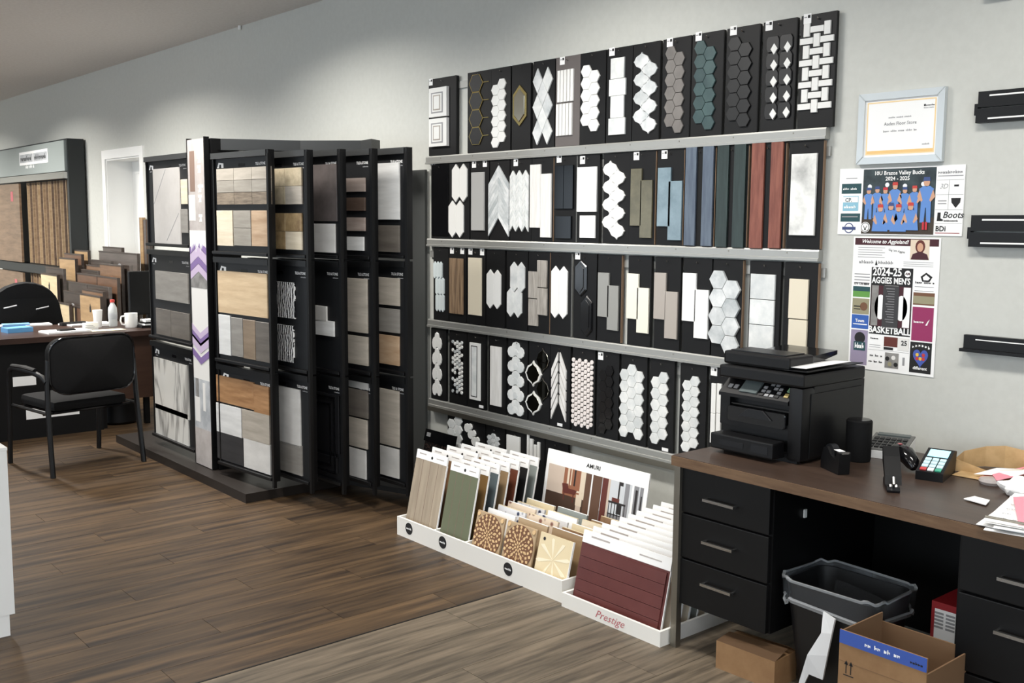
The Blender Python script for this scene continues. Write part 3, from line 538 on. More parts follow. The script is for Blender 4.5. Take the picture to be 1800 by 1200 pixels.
page(PR[3], R5, PGW, 'p4', [
 ('fourth wing upper panel with four short tiles in white and brown', [(Z5,N,300,630,390,'tl_taupe2',2,1),(Z5,N,425,630,512,'tl_dkbrown',2,1),(Z5,N,552,630,640,'tl_taupe2',2,1),(Z5,N,675,622,765,'tl_white',2,1)]),
 ('fourth wing middle panel with two taupe grey tiles', [(Z5,N,942,645,1288,'tl_taupe',1,1),(Z6,N,172,612,345,'tl_taupe',1,1)]),
 ('fourth wing lower panel with a dark tile above two beige wood tiles', [(Z6,N,440,614,488,'tl_light',1,1),(Z6,N,494,612,660,'tl_dkgrey',1,1),(Z6,N,668,608,842,'tl_taupe',1,1),(Z6,N,850,600,1022,'tl_light',1,1)])], P2(3, ((261,457),(460,660),(663,853)), 655))
page(PR[4], R5, PGW, 'p5', [
 ('fifth wing upper panel with a tall white tile above a dark taupe tile', [(Z5,N,203,850,568,'tl_white',1,1),(Z5,N,602,850,775,'tl_dkgrey',1,1)]),
 ('fifth wing middle panel with grey tiles above a tan tile', [(Z5,N,938,850,1115,'tl_taupe',1,1),(Z5,N,1135,850,1288,'tl_midgrey',1,1),(Z6,N,168,800,345,'tl_tan',1,1)]),
 ('fifth wing lower panel nearest the tile boards with a tall beige tile', [(Z6,N,495,800,832,'tl_taupe',1,1),(Z6,N,842,798,1018,'tl_light',1,1)])], P2(4, ((259,455),(459,660),(663,854)), 712))
for i, (x, y) in enumerate(PR):
    MB().box(x-.006, y-.03, .085, x+.016, y-.012, 2.0).build('wing_post', 'rack_black', rk)
# left hand page, mostly behind the banner
L0 = (-6.335, -1.075)
def P0(ys, px): return tops_at(L0, 0, .75, ys, px)
page(L0, 0, .74, 'p0', [
 ('left wing upper panel with a large pale grey tile cut by two diagonal lines', [(Z3,80,265,240,735,'tl_diag',1,1),(Z3,248,335,290,490,'tl_cream',1,1),(Z3,248,520,290,668,'tl_midgrey',1,1)]),
 ('left wing middle panel with grey wood planks', [(Z3,90,910,292,1092,'tl_midgrey',1,1),(Z4,92,10,180,168,'tl_dkgrey',1,1),(Z4,182,30,292,190,'tl_dkgrey',1,1)]),
 ('left wing lower panel with two white marble look tiles', [(Z4,82,325,285,640,'tl_marble',1,1),(Z4,90,610,285,805,'tl_marble',1,1)])], P0(((272,434),(440,600),(605,775)), 300))
f0 = Frame((*L0, 0), 0)
dq = [o for o in bpy.data.objects if o.get('label', '').startswith('left wing upper')][0]
for A, Bp in (((82,490),(152,275)), ((162,715),(236,545))):
    a = f0.hit(*Z3(*A)); b = f0.hit(*Z3(*Bp)); zb = dq.location.z
    MB().prism([(a[0]-.004,a[1]-zb),(a[0]+.004,a[1]-zb),(b[0]+.004,b[1]-zb),(b[0]-.004,b[1]-zb)],0,-.0005).build('joint_line', 'print_grey', dq, loc=(0,-.0101,0))
# ---------------------------------------------------------------- floor trays of sample cards
mat('c_taupe', (150,136,118), .5, kind='noise', c2=(170,156,136), scale=5, stretch=(6,1,.5)); mat('c_brown', (112,82,56), .45, kind='noise', c2=(150,116,84), scale=6, stretch=(6,1,1)); mat('c_green', (100,105,82), .6); mat('c_gold', (126,96,56), .5); mat('c_slate', (92,104,108), .5); mat('c_tan', (150,124,92), .5); mat('c_red', (104,58,40), .5); mat('c_black', (26,26,26), .5); mat('c_lgrey', (140,146,142), .5); mat('maroon', (88,42,40), .35, kind='noise', c2=(98,50,47), scale=8)
mat('pt_floral', (216,184,138), .5); mat('pt_dark', (112,76,52), .5); mat('pt_edge', (176,152,120), .5); mat('pt_blue', (44,54,84), .4, kind='vor', c2=(220,220,222), scale=26, lo=.2, hi=.34); mat('pt_pink', (128,86,74), .5, kind='vor', c2=(224,206,184), scale=28, lo=.2, hi=.4); mat('pt_cream', (222,206,170), .5); mat('pt_creamlt', (236,226,200), .5)
def tray(name, label, x0, x1, yf, yb, h, divs=(), th=.012):
    t = thing('display_tray', label, 'tray', (x0, yf, 0)); w, d = x1-x0, yb-yf
    B('tray_floor', 'white_tray', t, th, th, 0, w-th, d-th, .012); B('front_panel', 'white_tray', t, 0, 0, 0, w, th, h); B('back_panel', 'white_tray', t, 0, d-th, 0, w, d, h)
    B('side_panel', 'white_tray', t, 0, th, 0, th, d-th, h); B('side_panel', 'white_tray', t, w-th, th, 0, w, d-th, h)
    for q in divs: B('divider', 'white_tray', t, q-x0-th/2, th, .012, q-x0+th/2, d-th, h-.004)
    return t
YT = -.86
t1 = tray('t', 'long white low floor tray holding leaning sample cards, three black round stickers', -4.355, -3.095, YT, -.22, .098, (-4.05, -3.795))
for px, py in ((719,929),(778,953),(893,1000)):
    p = on_y(px, py, YT); sk = MB().prism(circle(0,0,.031,24),0,-.001).build('round_sticker', 'print_black', t1, loc=(p.x+4.355, 0, p.z)); scrib(sk, -.022, -.005, .044, .011, 'paper', -.001, words=1)
LEAN = math.radians(12)
def card(label, x0, x1, y, h, face, header=.045, hole=True, th=.008, grooves=0, horiz=0, z0=.013, lean=LEAN, group='sample cards in the white trays', txt=True):
    o = thing('sample_card', label, 'sample card', (x0, y, z0), group=group, rx=-lean); w = x1-x0
    B('card_board', face, o, .0, 0, 0, w, th, h)
    if header:
        hd = B('card_header', 'paper', o, 0, -.001, h, w, th, h+header)
        if hole: MB().prism(circle(w*.52, h+header*.42, .008, 12),0,-.0006).build('hang_hole', 'print_black', hd, loc=(0,-.0012,0))
        if txt: B('print_line', 'pr_greige', hd, w*.1, -.0016, h+header*.55, w*.32, -.001, h+header*.68); B('print_line', 'pr_greige', hd, w*.66, -.0016, h+header*.45, w*.9, -.001, h+header*.55)
    B('white_edge', 'paper', o, w, 0, 0, w+.003, th, h)
    for i in range(1, grooves): B('groove', 'pr_brown', o, w*i/grooves-.0012, -.0004, 0, w*i/grooves+.0012, 0, h)
    if horiz:
        for i in range(horiz): B('plank', face, o, .012, -.006, .012+(h-.02)*i/horiz, w-.012, 0, .012+(h-.02)*(i+1)/horiz-.002)
    return o
names = ('taupe grooved wood sample card at the left end of the long tray','second sample card in the left stack, brown wood face','third sample card in the left stack, white header above','fourth sample card in the left stack, white header above','rearmost sample card in the left stack')
for i, (nm, m) in enumerate(zip(names, ('c_taupe','c_brown','c_tan','c_tan','c_taupe'))):
    card(nm, -4.335, -4.07, -.832+i*.098, .395-.004*i, m, grooves=4 if i == 0 else 0)
sec2 = (('olive green grooved sample card, front of the second stack','c_green'),('golden brown sample card behind the green one','c_gold'),('slate blue sample card in the second stack','c_slate'),('tan sample card in the second stack','c_tan'),('rust red sample card in the second stack','c_red'),('black sample card in the second stack','c_black'),('light grey sample card at the back of the second stack','c_lgrey'))
for i, (nm, m) in enumerate(sec2): card(nm, -4.035, -3.81, -.832+i*.064, .385, m, grooves=4 if i == 0 else 0)
def ornate(o, w, h):       # carved mandala: rings of raised petals
    cx, cz = w/2, h/2; R = min(w, h)/2
    MB().prism(circle(cx,cz,R*.97,32),0,-.0025).build('medallion', 'pt_dark', o)
    k = 0
    for r, n, L, wd in ((.0,1,.10,1),(.18,8,.15,.7),(.33,12,.13,.6),(.52,10,.26,.42),(.52,20,.10,.3),(.72,18,.13,.62),(.88,20,.16,.55)):
        for i in range(n):
            t = 2*math.pi*(i+.5*(k % 2))/n; c, s = math.cos(t), math.sin(t); a, b = R*(r-L*.55), R*(r+L*.55); q = R*max(r,.1)*math.pi/n*wd if n > 1 else R*.09; m_ = (a+b)/2
            pts = [(cx+c*a, cz+s*a),(cx+c*m_+s*q, cz+s*m_-c*q),(cx+c*(m_+(b-a)*.25)+s*q*.55, cz+s*(m_+(b-a)*.25)-c*q*.55),(cx+c*b, cz+s*b),(cx+c*(m_+(b-a)*.25)-s*q*.55, cz+s*(m_+(b-a)*.25)+c*q*.55),(cx+c*m_-s*q, cz+s*m_+c*q)]
            MB().prism(pts,0,-.0014).build('carved_petal', 'pt_floral', o, loc=(0,-.0025,0))
        k += 1
    for sx, sz in ((.08,.08),(.92,.08),(.08,.92),(.92,.92)): MB().prism(circle(w*sx,h*sz,R*.10,8),0,-.004).build('corner_carving', 'pt_floral', o)
TL = math.radians(14); tg = 'small square tiles in the long tray'
for (nm, x0) in (('carved floral medallion tile on the left of the long tray front','a'),('carved floral medallion tile beside the cream tile in the long tray','b')):
    x0 = -3.775 if x0 == 'a' else -3.55
    o = thing('decor_tile', nm, 'tile', (x0,-.83,.05), group=tg, rx=-TL); B('tile_body', 'pt_edge', o, 0, 0, 0, .205, .012, .205, c=.004); ornate(o, .205, .205)
o = thing('decor_tile', 'cream tile with a pale starburst, right end of the long tray', 'tile', (-3.318,-.832,.045), group=tg, rx=-TL); B('tile_body', 'pt_cream', o, 0, 0, 0, .208, .01, .21); B('tile_edge','paper',o,.208,0,0,.211,.01,.21)
for i in range(8):
    t = 2*math.pi*i/8+.2; MB().prism([(.104,.105),(.104+.09*math.cos(t-.10),.105+.09*math.sin(t-.10)),(.104+.11*math.cos(t),.105+.095*math.sin(t)),(.104+.09*math.cos(t+.10),.105+.09*math.sin(t+.10))],0,-.0008).build('star_ray','pt_creamlt',o)
MB().prism(circle(.03,.185,.008,12),0,-.0008).build('hang_hole','print_black',o)
colm = ((-3.775,('paper','pt_blue','pt_pink','pt_blue','pt_cream'),('white edged','navy and white patterned','rose floral','blue and white patterned','plain cream')),
        (-3.55,('pt_edge','pt_pink','pt_blue','paper','c_lgrey'),('beige carved','brown floral','blue mosaic','white edged','pale grey')),
        (-3.318,('c_tan','c_brown','pt_cream','tl_cream','c_tan','c_brown'),('tan wood','brown wood','cream','pale wood','light brown','dark brown')))
for ci, (x0, ms, ds) in enumerate(colm):
    for i, (m, dd) in enumerate(zip(ms, ds)):
        o = thing('decor_tile', '%s tile, %s behind the front in the %s column' % (dd, ('first','second','third','fourth','fifth','sixth')[i], ('left','middle','right')[ci]), 'tile', (x0+.012,-.775+i*.062,.05), group=tg, rx=-TL)
        hh = .205+.006*((i+ci) % 3); B('tile_body', m, o, 0, 0, 0, .2, .011, hh); B('tile_edge', 'pt_cream' if i % 2 else 'paper', o, .0, .0, hh, .2, .011, hh+.002)
# room photo display
am = thing('photo_display_board', 'white display board headed AMURI with two interior photographs', 'display board', (-3.83,-.345,.02), rx=-math.radians(9)); w, h = .70, .455
B('board_panel', 'paper', am, 0, 0, 0, w, .008, h); text('AMURI', .028, 'print_black', am, w*.48, h-.045, -.001, align='CENTER', sx=1.15, bold=.0006)
mat('ph_wall', (206,188,172), .6); mat('ph_orange', (150,98,72), .6); mat('ph_floor', (70,50,38), .6); mat('ph_chair', (96,44,36), .6); mat('ph_brown', (98,70,54), .6); mat('ph_grey', (136,136,140), .6); mat('ph_lt', (206,210,214), .6); mat('ph_dark', (36,32,32), .6); mat('ph_cream', (222,206,184), .6)
def ph(x0,z0,x1,z1,m,y): return B('print', m, am, w*x0, -y, h*z0, w*x1, 0, h*z1)
ph(.03,.04,.475,.84,'ph_wall',.0004); ph(.03,.04,.475,.54,'ph_floor',.0007); ph(.20,.54,.40,.84,'ph_orange',.0007); ph(.235,.62,.255,.84,'ph_cream',.001); ph(.27,.66,.28,.84,'ph_cream',.001); ph(.305,.66,.32,.84,'ph_dark',.001); ph(.37,.54,.42,.84,'ph_cream',.001); ph(.42,.1,.475,.84,'ph_brown',.0012)
MB().prism([(w*.19,h*.66),(w*.21,h*.56),(w*.33,h*.57),(w*.35,h*.62),(w*.26,h*.62),(w*.25,h*.67)],0,-.0005).build('print','ph_chair',am,loc=(0,-.0014,0)); ph(.215,.48,.225,.57,'ph_chair',.0012); ph(.31,.48,.32,.57,'ph_chair',.0012); ph(.33,.60,.40,.62,'ph_cream',.0018); ph(.345,.46,.405,.58,'ph_cream',.0018); ph(.35,.40,.40,.46,'ph_wall',.0018)
ph(.49,.04,.86,.84,'ph_lt',.0004); ph(.49,.04,.58,.84,'ph_brown',.0007); ph(.585,.30,.64,.84,'ph_chair',.0007); ph(.64,.35,.66,.84,'ph_wall',.0008); ph(.58,.04,.86,.48,'ph_grey',.0006); ph(.74,.5,.78,.84,'ph_dark',.0008); ph(.755,.6,.785,.80,'ph_lt',.001); ph(.80,.48,.84,.84,'ph_grey',.001); ph(.66,.60,.82,.62,'ph_dark',.0014); ph(.69,.62,.76,.66,'ph_chair',.0014)
for q in (.665,.69,.72,.75,.78,.81): ph(q,.38,q+.006,.60,'ph_dark',.0014)
ph(.66,.48,.82,.49,'ph_dark',.0014); ph(.88,.04,.965,.84,'ph_grey',.0005); ph(.895,.1,.915,.8,'ph_dark',.0008); ph(.925,.3,.935,.84,'ph_lt',.0008); ph(.945,.2,.957,.75,'ph_dark',.0008)
# right tray, maroon boards
t2 = tray('t', 'short white low floor tray with red script lettering, beside the desk leg', -3.07, -2.515, -.885, -.23, .062)
text('Prestige', .046, G('script_red',(190,104,110),.6), t2, .20, .016, -.0008, shear=.45, sx=1.1)
for i in range(10):
    card('maroon sample card of long planks, front of the short tray' if i == 0 else 'white headed sample card %s behind the maroon front card' % ('first','second','third','fourth','fifth','sixth','seventh','eighth','last')[i-1], -3.055, -2.56, -.84+i*.054, .262+.004*i, 'maroon' if i == 0 else ('ph_cream' if i % 2 else 'c_lgrey'), header=.052, hole=False, horiz=5 if i == 0 else 0, lean=math.radians(13), group='sample cards in the short tray')
# dark granite slab leaning on the wall
gr = thing('granite_sample', 'dark speckled granite slab leaning on the wall between rack and tray', 'stone slab', (-5.16,-.17,0), rx=-math.radians(14)); B('slab', G('granite',(60,46,42),.25,kind='vor',c2=(22,20,20),scale=70,lo=.2,hi=.6), gr, 0,0,0,.27,.02,.27); B('slab_top', 'black_gloss', gr, -.012,-.004,.27,.285,.02,.345); B('label_sticker','print_grey',gr,.01,-.0048,.3,.05,-.004,.325)
mat('dk_text',(90,90,92),.7)
# ---------------------------------------------------------------- desk on the right
mat('desk_top', (58,45,38), .34, kind='noise', c2=(72,57,48), scale=4, stretch=(.6,8,1)); mat('desk_edge', (96,72,52), .4, kind='noise', c2=(118,92,68), scale=6, stretch=(1,6,8)); mat('desk_black', (11,11,12), .45, spec=.3)
DXA, DXB, DYF, DYB, DH = -2.508, -.96, -.85, -.07, .755
dk = thing('office_desk', 'black double pedestal desk with dark brown wood top on the right', 'desk', (DXA, DYF, 0)); W, D = DXB-DXA, DYB-DYF
B('desktop', 'desk_top', dk, 0, .001, DH-.038, W, D, DH); B('front_edge', 'desk_edge', dk, 0, -.004, DH-.038, W, .001, DH-.002)
def ped(x0, x1, z0, seams, handles):
    MB().box(x0, .045, z0, x1, D-.04, DH-.038).build('pedestal', 'desk_black', dk)
    for (za, zb), hz in zip(seams, handles):
        dr = B('drawer', 'desk_black', dk, x0+.012, .025, za+.0025, x1-.006, .0448, zb-.0025, c=.003)
        cx = (x0+x1)/2-.005
        MB().box(cx-.07,-.004,hz-.005,cx+.07,.006,hz+.005).box(cx-.07,.006,hz-.004,cx-.062,.026,hz+.004).box(cx+.062,.006,hz-.004,cx+.07,.026,hz+.004).build('handle', 'chrome', dr)
ped(.02, .435, .175, ((.175,.358),(.36,.535),(.537,.71)), (.29,.452,.613))
ped(1.10, 1.52, .02, ((.02,.29),(.292,.535),(.537,.71)), (.2,.452,.613))
B('modesty_panel', 'desk_black', dk, .435, D-.06, .08, 1.10, D-.045, DH-.038)
MB().tube([(.49,.10,DH-.06),(.49,.10,DH-.04)],.012,10).build('lock', 'chrome', dk); B('cable_clip','white',dk,.437,.22,.57,.443,.235,.6); B('cable_clip','white',dk,.437,.42,.63,.443,.43,.66)
for x, y in ((.005,.012),(.005,D-.04),(W-.035,.012),(W-.035,D-.04)): B('leg', 'steel', dk, x, y-.002, 0, x+.028, y+.026, DH-.038)
Z = DH+.0005
# printer
pr = thing('printer', 'large black multifunction laser printer on the left end of the desk', 'printer', (-2.475,-.61,Z)); pw, pd, phh = .375, .40, .33
MB().box(.02,.0,.0,pw-.02,.02,.03).box(0,.02,.012,pw,pd,.10).build('paper_tray', 'black_plastic', pr)
B('tray_front','black_plastic',pr,.015,-.075,.015,.30,.0,.075,c=.006); B('tray_window','dark_plastic',pr,.06,-.0762,.035,.17,-.075,.055); B('tray_handle','dark_plastic',pr,.205,-.0762,.03,.28,-.075,.06)
MB().box(0,.03,.10,pw,pd,.21).box(0,.062,.21,pw,pd,.2828).box(0,0,.10,.045,.03,.21).box(.045,0,.10,pw-.06,.03,.135).build('body', 'black_plastic', pr)
MB().box(pw-.06,-.012,.008,pw+.001,.075,.2826,c=.014).build('corner_column','black_plastic',pr,smooth=True)
MB().prism(roundrect(.04,.12,.305,.178,.01),0,-.012,.003).build('front_door','black_gloss',pr); MB().prism([(.10,.145),(.25,.145),(.21,.178),(.14,.178)],0,-.006,.002).build('door_latch','dark_plastic',pr,loc=(0,-.0122,0))
B('output_tray','black_gloss',pr,.05,.004,.183,.31,.03,.188)
B('side_panel','black_plastic',pr,pw,.04,.02,pw+.004,pd-.02,.258,c=.0015)
cp_ = MB().add([(0,-.012,.225),(pw-.06,-.012,.225),(pw-.06,.06,.2828),(0,.06,.2828),(0,-.012,.212),(pw-.06,-.012,.212),(pw-.06,.06,.212),(0,.06,.212)],[(0,1,2,3),(4,7,6,5),(0,4,5,1),(1,5,6,2),(2,6,7,3),(3,7,4,0)]).build('control_panel','black_plastic',pr)
def onpanel(nm, x0, v0, x1, v1, m, up=.003):
    x0 *= .88; x1 *= .88
    def P(x, v, u): return (x, -.012+.072*v-.62*u, .225+.058*v+.78*u)
    return MB().add([P(x0,v0,0),P(x1,v0,0),P(x1,v1,0),P(x0,v1,0),P(x0,v0,up),P(x1,v0,up),P(x1,v1,up),P(x0,v1,up)],[(0,3,2,1),(4,5,6,7),(0,1,5,4),(1,2,6,5),(2,3,7,6),(3,0,4,7)]).build(nm, m, cp_)
mat('lcd',(96,104,104),.15); onpanel('screen',.10,.15,.19,.9,'lcd',.006)
for i in range(4):
    for j in range(4): onpanel('key',.205+i*.026,.12+j*.2,.223+i*.026,.24+j*.2,'print_grey' if (i+j) % 3 else 'dark_plastic',.003)
onpanel('start_key',.325,.5,.345,.72,G('key_green',(150,190,150),.4),.004); onpanel('stop_key',.325,.2,.345,.4,G('key_amber',(190,170,110),.4),.004); onpanel('key',.03,.3,.05,.5,'print_grey',.003); onpanel('key',.06,.3,.08,.5,'print_grey',.003)
B('scanner_bed','black_plastic',pr,-.002,-.012,.2835,pw+.003,pd,.332,c=.008); text('Canon',.017,'print_grey',pr,.21,.303,-.0112,align='CENTER',sx=1.05,bold=.0004)
adf = MB().box(.0,.01,.334,.30,.17,.385,c=.01).build('document_feeder','black_plastic',pr); B('feeder_lid','dark_plastic',adf,.02,.03,.385,.27,.15,.389)
MB().add([(.05,.15,.376),(.29,.15,.376),(.29,.34,.388),(.05,.34,.388),(.05,.15,.340),(.29,.15,.340),(.29,.34,.372),(.05,.34,.372)],[(0,1,2,3),(4,7,6,5),(0,4,5,1),(1,5,6,2),(2,6,7,3),(3,7,4,0)]).build('feed_tray','black_gloss',adf)
MB().add([(.20,.02,.336),(.385,.0,.345),(.39,.36,.35),(.20,.36,.338),(.20,.02,.334),(.385,.0,.341),(.39,.36,.346),(.20,.36,.334)],[(0,1,2,3),(4,7,6,5),(0,4,5,1),(1,5,6,2),(2,6,7,3),(3,7,4,0)]).build('lid_cover','black_plastic',pr)
sh = MB().add([(.22,.03,.3465),(.37,.012,.3525),(.375,.30,.356),(.22,.30,.346),(.22,.03,.345),(.37,.012,.351),(.375,.30,.3545),(.22,.30,.3445)],[(0,1,2,3),(4,7,6,5),(0,4,5,1),(1,5,6,2),(2,6,7,3),(3,7,4,0)]).build('paper_sheet','paper',None,loc=(-2.475,-.61,Z+.0015)); tag(sh,'white paper sheet lying on top of the printer','paper')
# desk things
sp = thing('desk_speaker','black cylindrical speaker behind the tape dispenser, right of the printer','speaker',(-2.015,-.375,Z)); MB().lathe([(.043,0),(.046,.01),(.047,.13),(.047,.150),(.041,.156)],28).build('body','black_fabric',sp); MB().lathe([(.041,.1562),(.03,.1572),(.0,.1572)],24).build('top_cap','black_gloss',sp)
tp = thing('tape_dispenser','black desktop tape dispenser with a white tape roll core','tape dispenser',(-1.955,-.60,Z),math.radians(62))
MB().xprism([(-.035,0),(.085,0),(.088,.03),(.07,.078),(.045,.085),(.02,.06),(-.012,.05),(-.02,.078),(-.04,.078)],-.022,.022).build('body','black_plastic',tp); MB().lathe([(.018,-.012),(.034,-.012),(.034,.012),(.018,.012)],24).build('tape_roll','dark_plastic',tp,loc=(0,.045,.06),rot=(0,math.pi/2,0)); B('tape_strip','paper',tp,-.012,-.02,.0785,.012,.016,.080); B('cutter','chrome',tp,-.015,-.042,.074,.015,-.04,.082)
ca = thing('calculator','white and grey tilted printing calculator against the wall','calculator',(-2.0,-.175,Z),math.radians(18)); MB().xprism([(-.11,.0),(.10,.0),(.10,.052),(-.11,.028)],-.075,.075).build('body','white',ca)
def onslope(nm,m,x0,v0,x1,v1,par,y0,z0,y1,z1,up,wd=1):
    n = Vector((0,-(z1-z0),y1-y0)).normalized()
    def P(x,v,u): return Vector((x,y0+(y1-y0)*v,z0+(z1-z0)*v))+n*u
    return MB().add([P(x0,v0,0),P(x1,v0,0),P(x1,v1,0),P(x0,v1,0),P(x0,v0,up),P(x1,v0,up),P(x1,v1,up),P(x0,v1,up)],[(0,3,2,1),(4,5,6,7),(0,1,5,4),(1,2,6,5),(2,3,7,6),(3,0,4,7)]).build(nm,m,par)
sl = (-.11,.028,.10,.052); onslope('top_plate',G('calc_grey',(112,112,110),.5),-.074,.02,.074,.99,ca,*sl,.006); onslope('display','lcd',-.06,.82,.06,.95,ca,*sl,.012)
for i in range(6):
    for j in range(4): onslope('key','dark_plastic',-.062+i*.021,.1+j*.16,-.046+i*.021,.21+j*.16,ca,*sl,.011)
stp = thing('stapler','black stapler standing open near the front of the desk','stapler',(-1.745,-.62,Z),math.radians(35))
MB().xprism([(-.10,0),(.04,0),(.045,.012),(.04,.02),(-.09,.016),(-.105,.008)],-.02,.02).build('base','dark_plastic',stp)
MB().xprism([(-.085,.022),(-.06,.03),(.03,.075),(.05,.11),(.045,.125),(.0,.10),(-.07,.05)],-.026,.026).build('handle','black_plastic',stp); MB().xprism([(-.09,.017),(.035,.022),(.04,.04),(-.085,.024)],-.012,.012).build('magazine','chrome',stp)
MB().tube([(0,-.085,.018),(0,-.10,.03),(0,-.085,.045),(0,-.068,.04)],.006,8).build('nose','chrome',stp)
cr = thing('desk_device','curved black plastic device behind the card terminal','desk device',(-1.865,-.335,Z),math.radians(-35)); MB().tube([(-.09,0,.016),(-.07,0,.035),(-.02,0,.05),(.04,0,.05),(.085,0,.03),(.10,0,.014)],[.014,.026,.032,.032,.026,.013],12,).build('body','black_gloss',cr); B('indicator','script_red',cr,-.01,-.012,.0815,.005,.0,.083)
tm = thing('card_terminal','black card payment terminal with lit pale blue screen and keys','payment terminal',(-1.715,-.37,Z),math.radians(14)); MB().xprism([(-.095,0),(.085,0),(.10,.075),(.07,.082),(-.095,.03)],-.045,.045).build('body','black_plastic',tm)
st = (-.095,.03,.07,.082); mat('lit_screen',(170,225,235),.3,emit=.7); mat('lit_key',(190,220,225),.4,emit=.25); onslope('screen','lit_screen',-.034,.64,.034,.93,tm,*st,.002)
kc = ('script_red','paper','key_green')
mat('key_red',(200,70,70),.4); mat('key_teal',(70,170,140),.4)
for j in range(4):
    for i in range(3): onslope('key','lit_key' if j else ('key_red','paper','key_teal')[i],-.034+i*.0245,.05+j*.135,-.014+i*.0245,.15+j*.135,tm,*st,.004)
kp = thing('kraft_envelope','open kraft paper envelope pouch beside the card terminal','envelope',(-1.59,-.17,Z+.001),math.radians(12)); mat('kraft',(206,172,124),.75,kind='noise',c2=(190,156,108),scale=20)
def sheet(par, nm, m, pts, th=.0015, name=None):
    n = len(pts); return MB().add([Vector(p) for p in pts]+[Vector(p)+Vector((0,0,th)) for p in pts],[list(range(n))[::-1],[n+i for i in range(n)]]+[[i,(i+1)%n,n+(i+1)%n,n+i] for i in range(n)]).build(nm,m,par)
sheet(kp,'flap','kraft',[(-.12,-.13,.0),(.06,-.16,.001),(.12,-.05,.004),(-.10,-.02,.004)])
def wallstrip(par,nm,m,pts,hs,th=.002):
    mb = MB()
    for (a,h0),(b,h1) in zip(zip(pts,hs),list(zip(pts,hs))[1:]):
        mb.add([(a[0],a[1],.001),(b[0],b[1],.001),(b[0],b[1],h1),(a[0],a[1],h0),(a[0],a[1]+th,.001),(b[0],b[1]+th,.001),(b[0],b[1]+th,h1),(a[0],a[1]+th,h0)],[(0,1,2,3),(7,6,5,4),(3,2,6,7),(1,0,4,5),(0,3,7,4),(2,1,5,6)])
    return mb.build(nm,m,par)
wallstrip(kp,'pouch_back','kraft',[(-.13,-.06),(-.12,.02),(-.06,.08),(.0,.10),(.07,.09),(.12,.05)],[.045,.06,.075,.082,.075,.055]); wallstrip(kp,'pouch_front','kraft',[(-.13,-.06),(-.02,-.065),(.08,-.02),(.12,.05)],[.045,.018,.03,.055])
sheet(kp,'receipt','paper',[(-.05,-.12,.012),(.08,-.10,.02),(.12,.0,.03),(.0,-.02,.022)]); sheet(kp,'receipt',G('receipt_pink',(226,160,146),.7),[(-.03,-.14,.006),(.04,-.145,.01),(.05,-.09,.014),(-.02,-.09,.01)])
mat('pink_paper',(240,150,166),.7); mat('pale_pink',(236,190,190),.7)
bl = thing('black_folder','black folder at the right end of the desk under the pink paper','folder',(-1.27,-.27,Z)); B('cover','black_plastic',bl,-.16,-.12,0,.22,.10,.012); B('spine','dark_plastic',bl,-.165,-.12,0,-.16,.10,.014)
tag(sheet(None,'pink_paper','pink_paper',[tuple(on_z(px,py,Z+.02)) for px,py in ((1744,834),(1752,845),(1812,832),(1812,818))]),'pink paper sheet resting on the black folder by the wall','paper')
ms = thing('plastic_lid','small clear plastic oval lid between envelope and paper pile','lid',tuple(on_z(1742,850,Z))); MB().lathe([(.0,0),(.035,0),(.04,.01),(.035,.018),(.0,.02)],20).build('lid',G('clear_grey',(176,168,166),.2),ms); B('lid_tab','white',ms,.03,-.012,.0,.055,.012,.006)
for i,(x,y,a) in enumerate(((-1.225,-.645,15),(-1.235,-.635,10),(-1.215,-.64,19),(-1.228,-.632,13))):
    o = tag(sheet(None,'paper_sheet','paper',[(-.14,-.21,0),(.0,-.22,.001),(.15,-.20,.0),(.15,.19,.004),(-.13,.19,.002)]), '%s sheet of the white paper pile at the desk front right' % ('bottom','second','third','top')[i],'paper','white paper pile'); o.location=(x,y,Z+.0005+i*.006); o.rotation_euler=(0,0,math.radians(a))
    for k in range(5): scrib(o,-.11,-.16+.06*k,.12,.006,'print_grey',n=9,words=3).rotation_euler=(-math.pi/2,0,0); o.children[-1].location=(0,0,.006)
tag(sheet(None,'pink_slip','pink_paper',[tuple(on_z(px,py,Z+.03)) for px,py in ((1790,918),(1781,874),(1815,872),(1830,920))]),'pink slip on top of the white paper pile','paper')
tag(sheet(None,'paper_corner','paper',[tuple(on_z(px,py,Z+.004)) for px,py in ((1694,877),(1713,873),(1740,880),(1733,888))],th=.003),'loose white paper slip poking out left of the pile','paper')
q = on_z(1770,917,Z+.031); pn = thing('pen','thin pen lying along the front of the paper pile','pen',(q.x,q.y,Z+.031),math.radians(6)); MB().tube([(-.06,0,.004),(.07,0,.004)],.004,8).build('barrel','steel',pn); MB().tube([(.07,0,.004),(.082,0,.004)],[.004,.001],8).build('tip','chrome',pn)
mug = thing('crumpled_tissue','crumpled white tissue at the back of the paper pile','tissue',(-1.385,-.415,Z+.001)); bm = bmesh.new(); bmesh.ops.create_icosphere(bm,subdivisions=3,radius=.05)
for v in bm.verts: v.co = Vector((v.co.x*1.6, v.co.y*.9, max(0,v.co.z*.7+.02)))*(1+.25*math.sin(v.co.x*90)*math.cos(v.co.y*70+v.co.z*60))
MB().bm(bm).build('tissue','paper',mug)
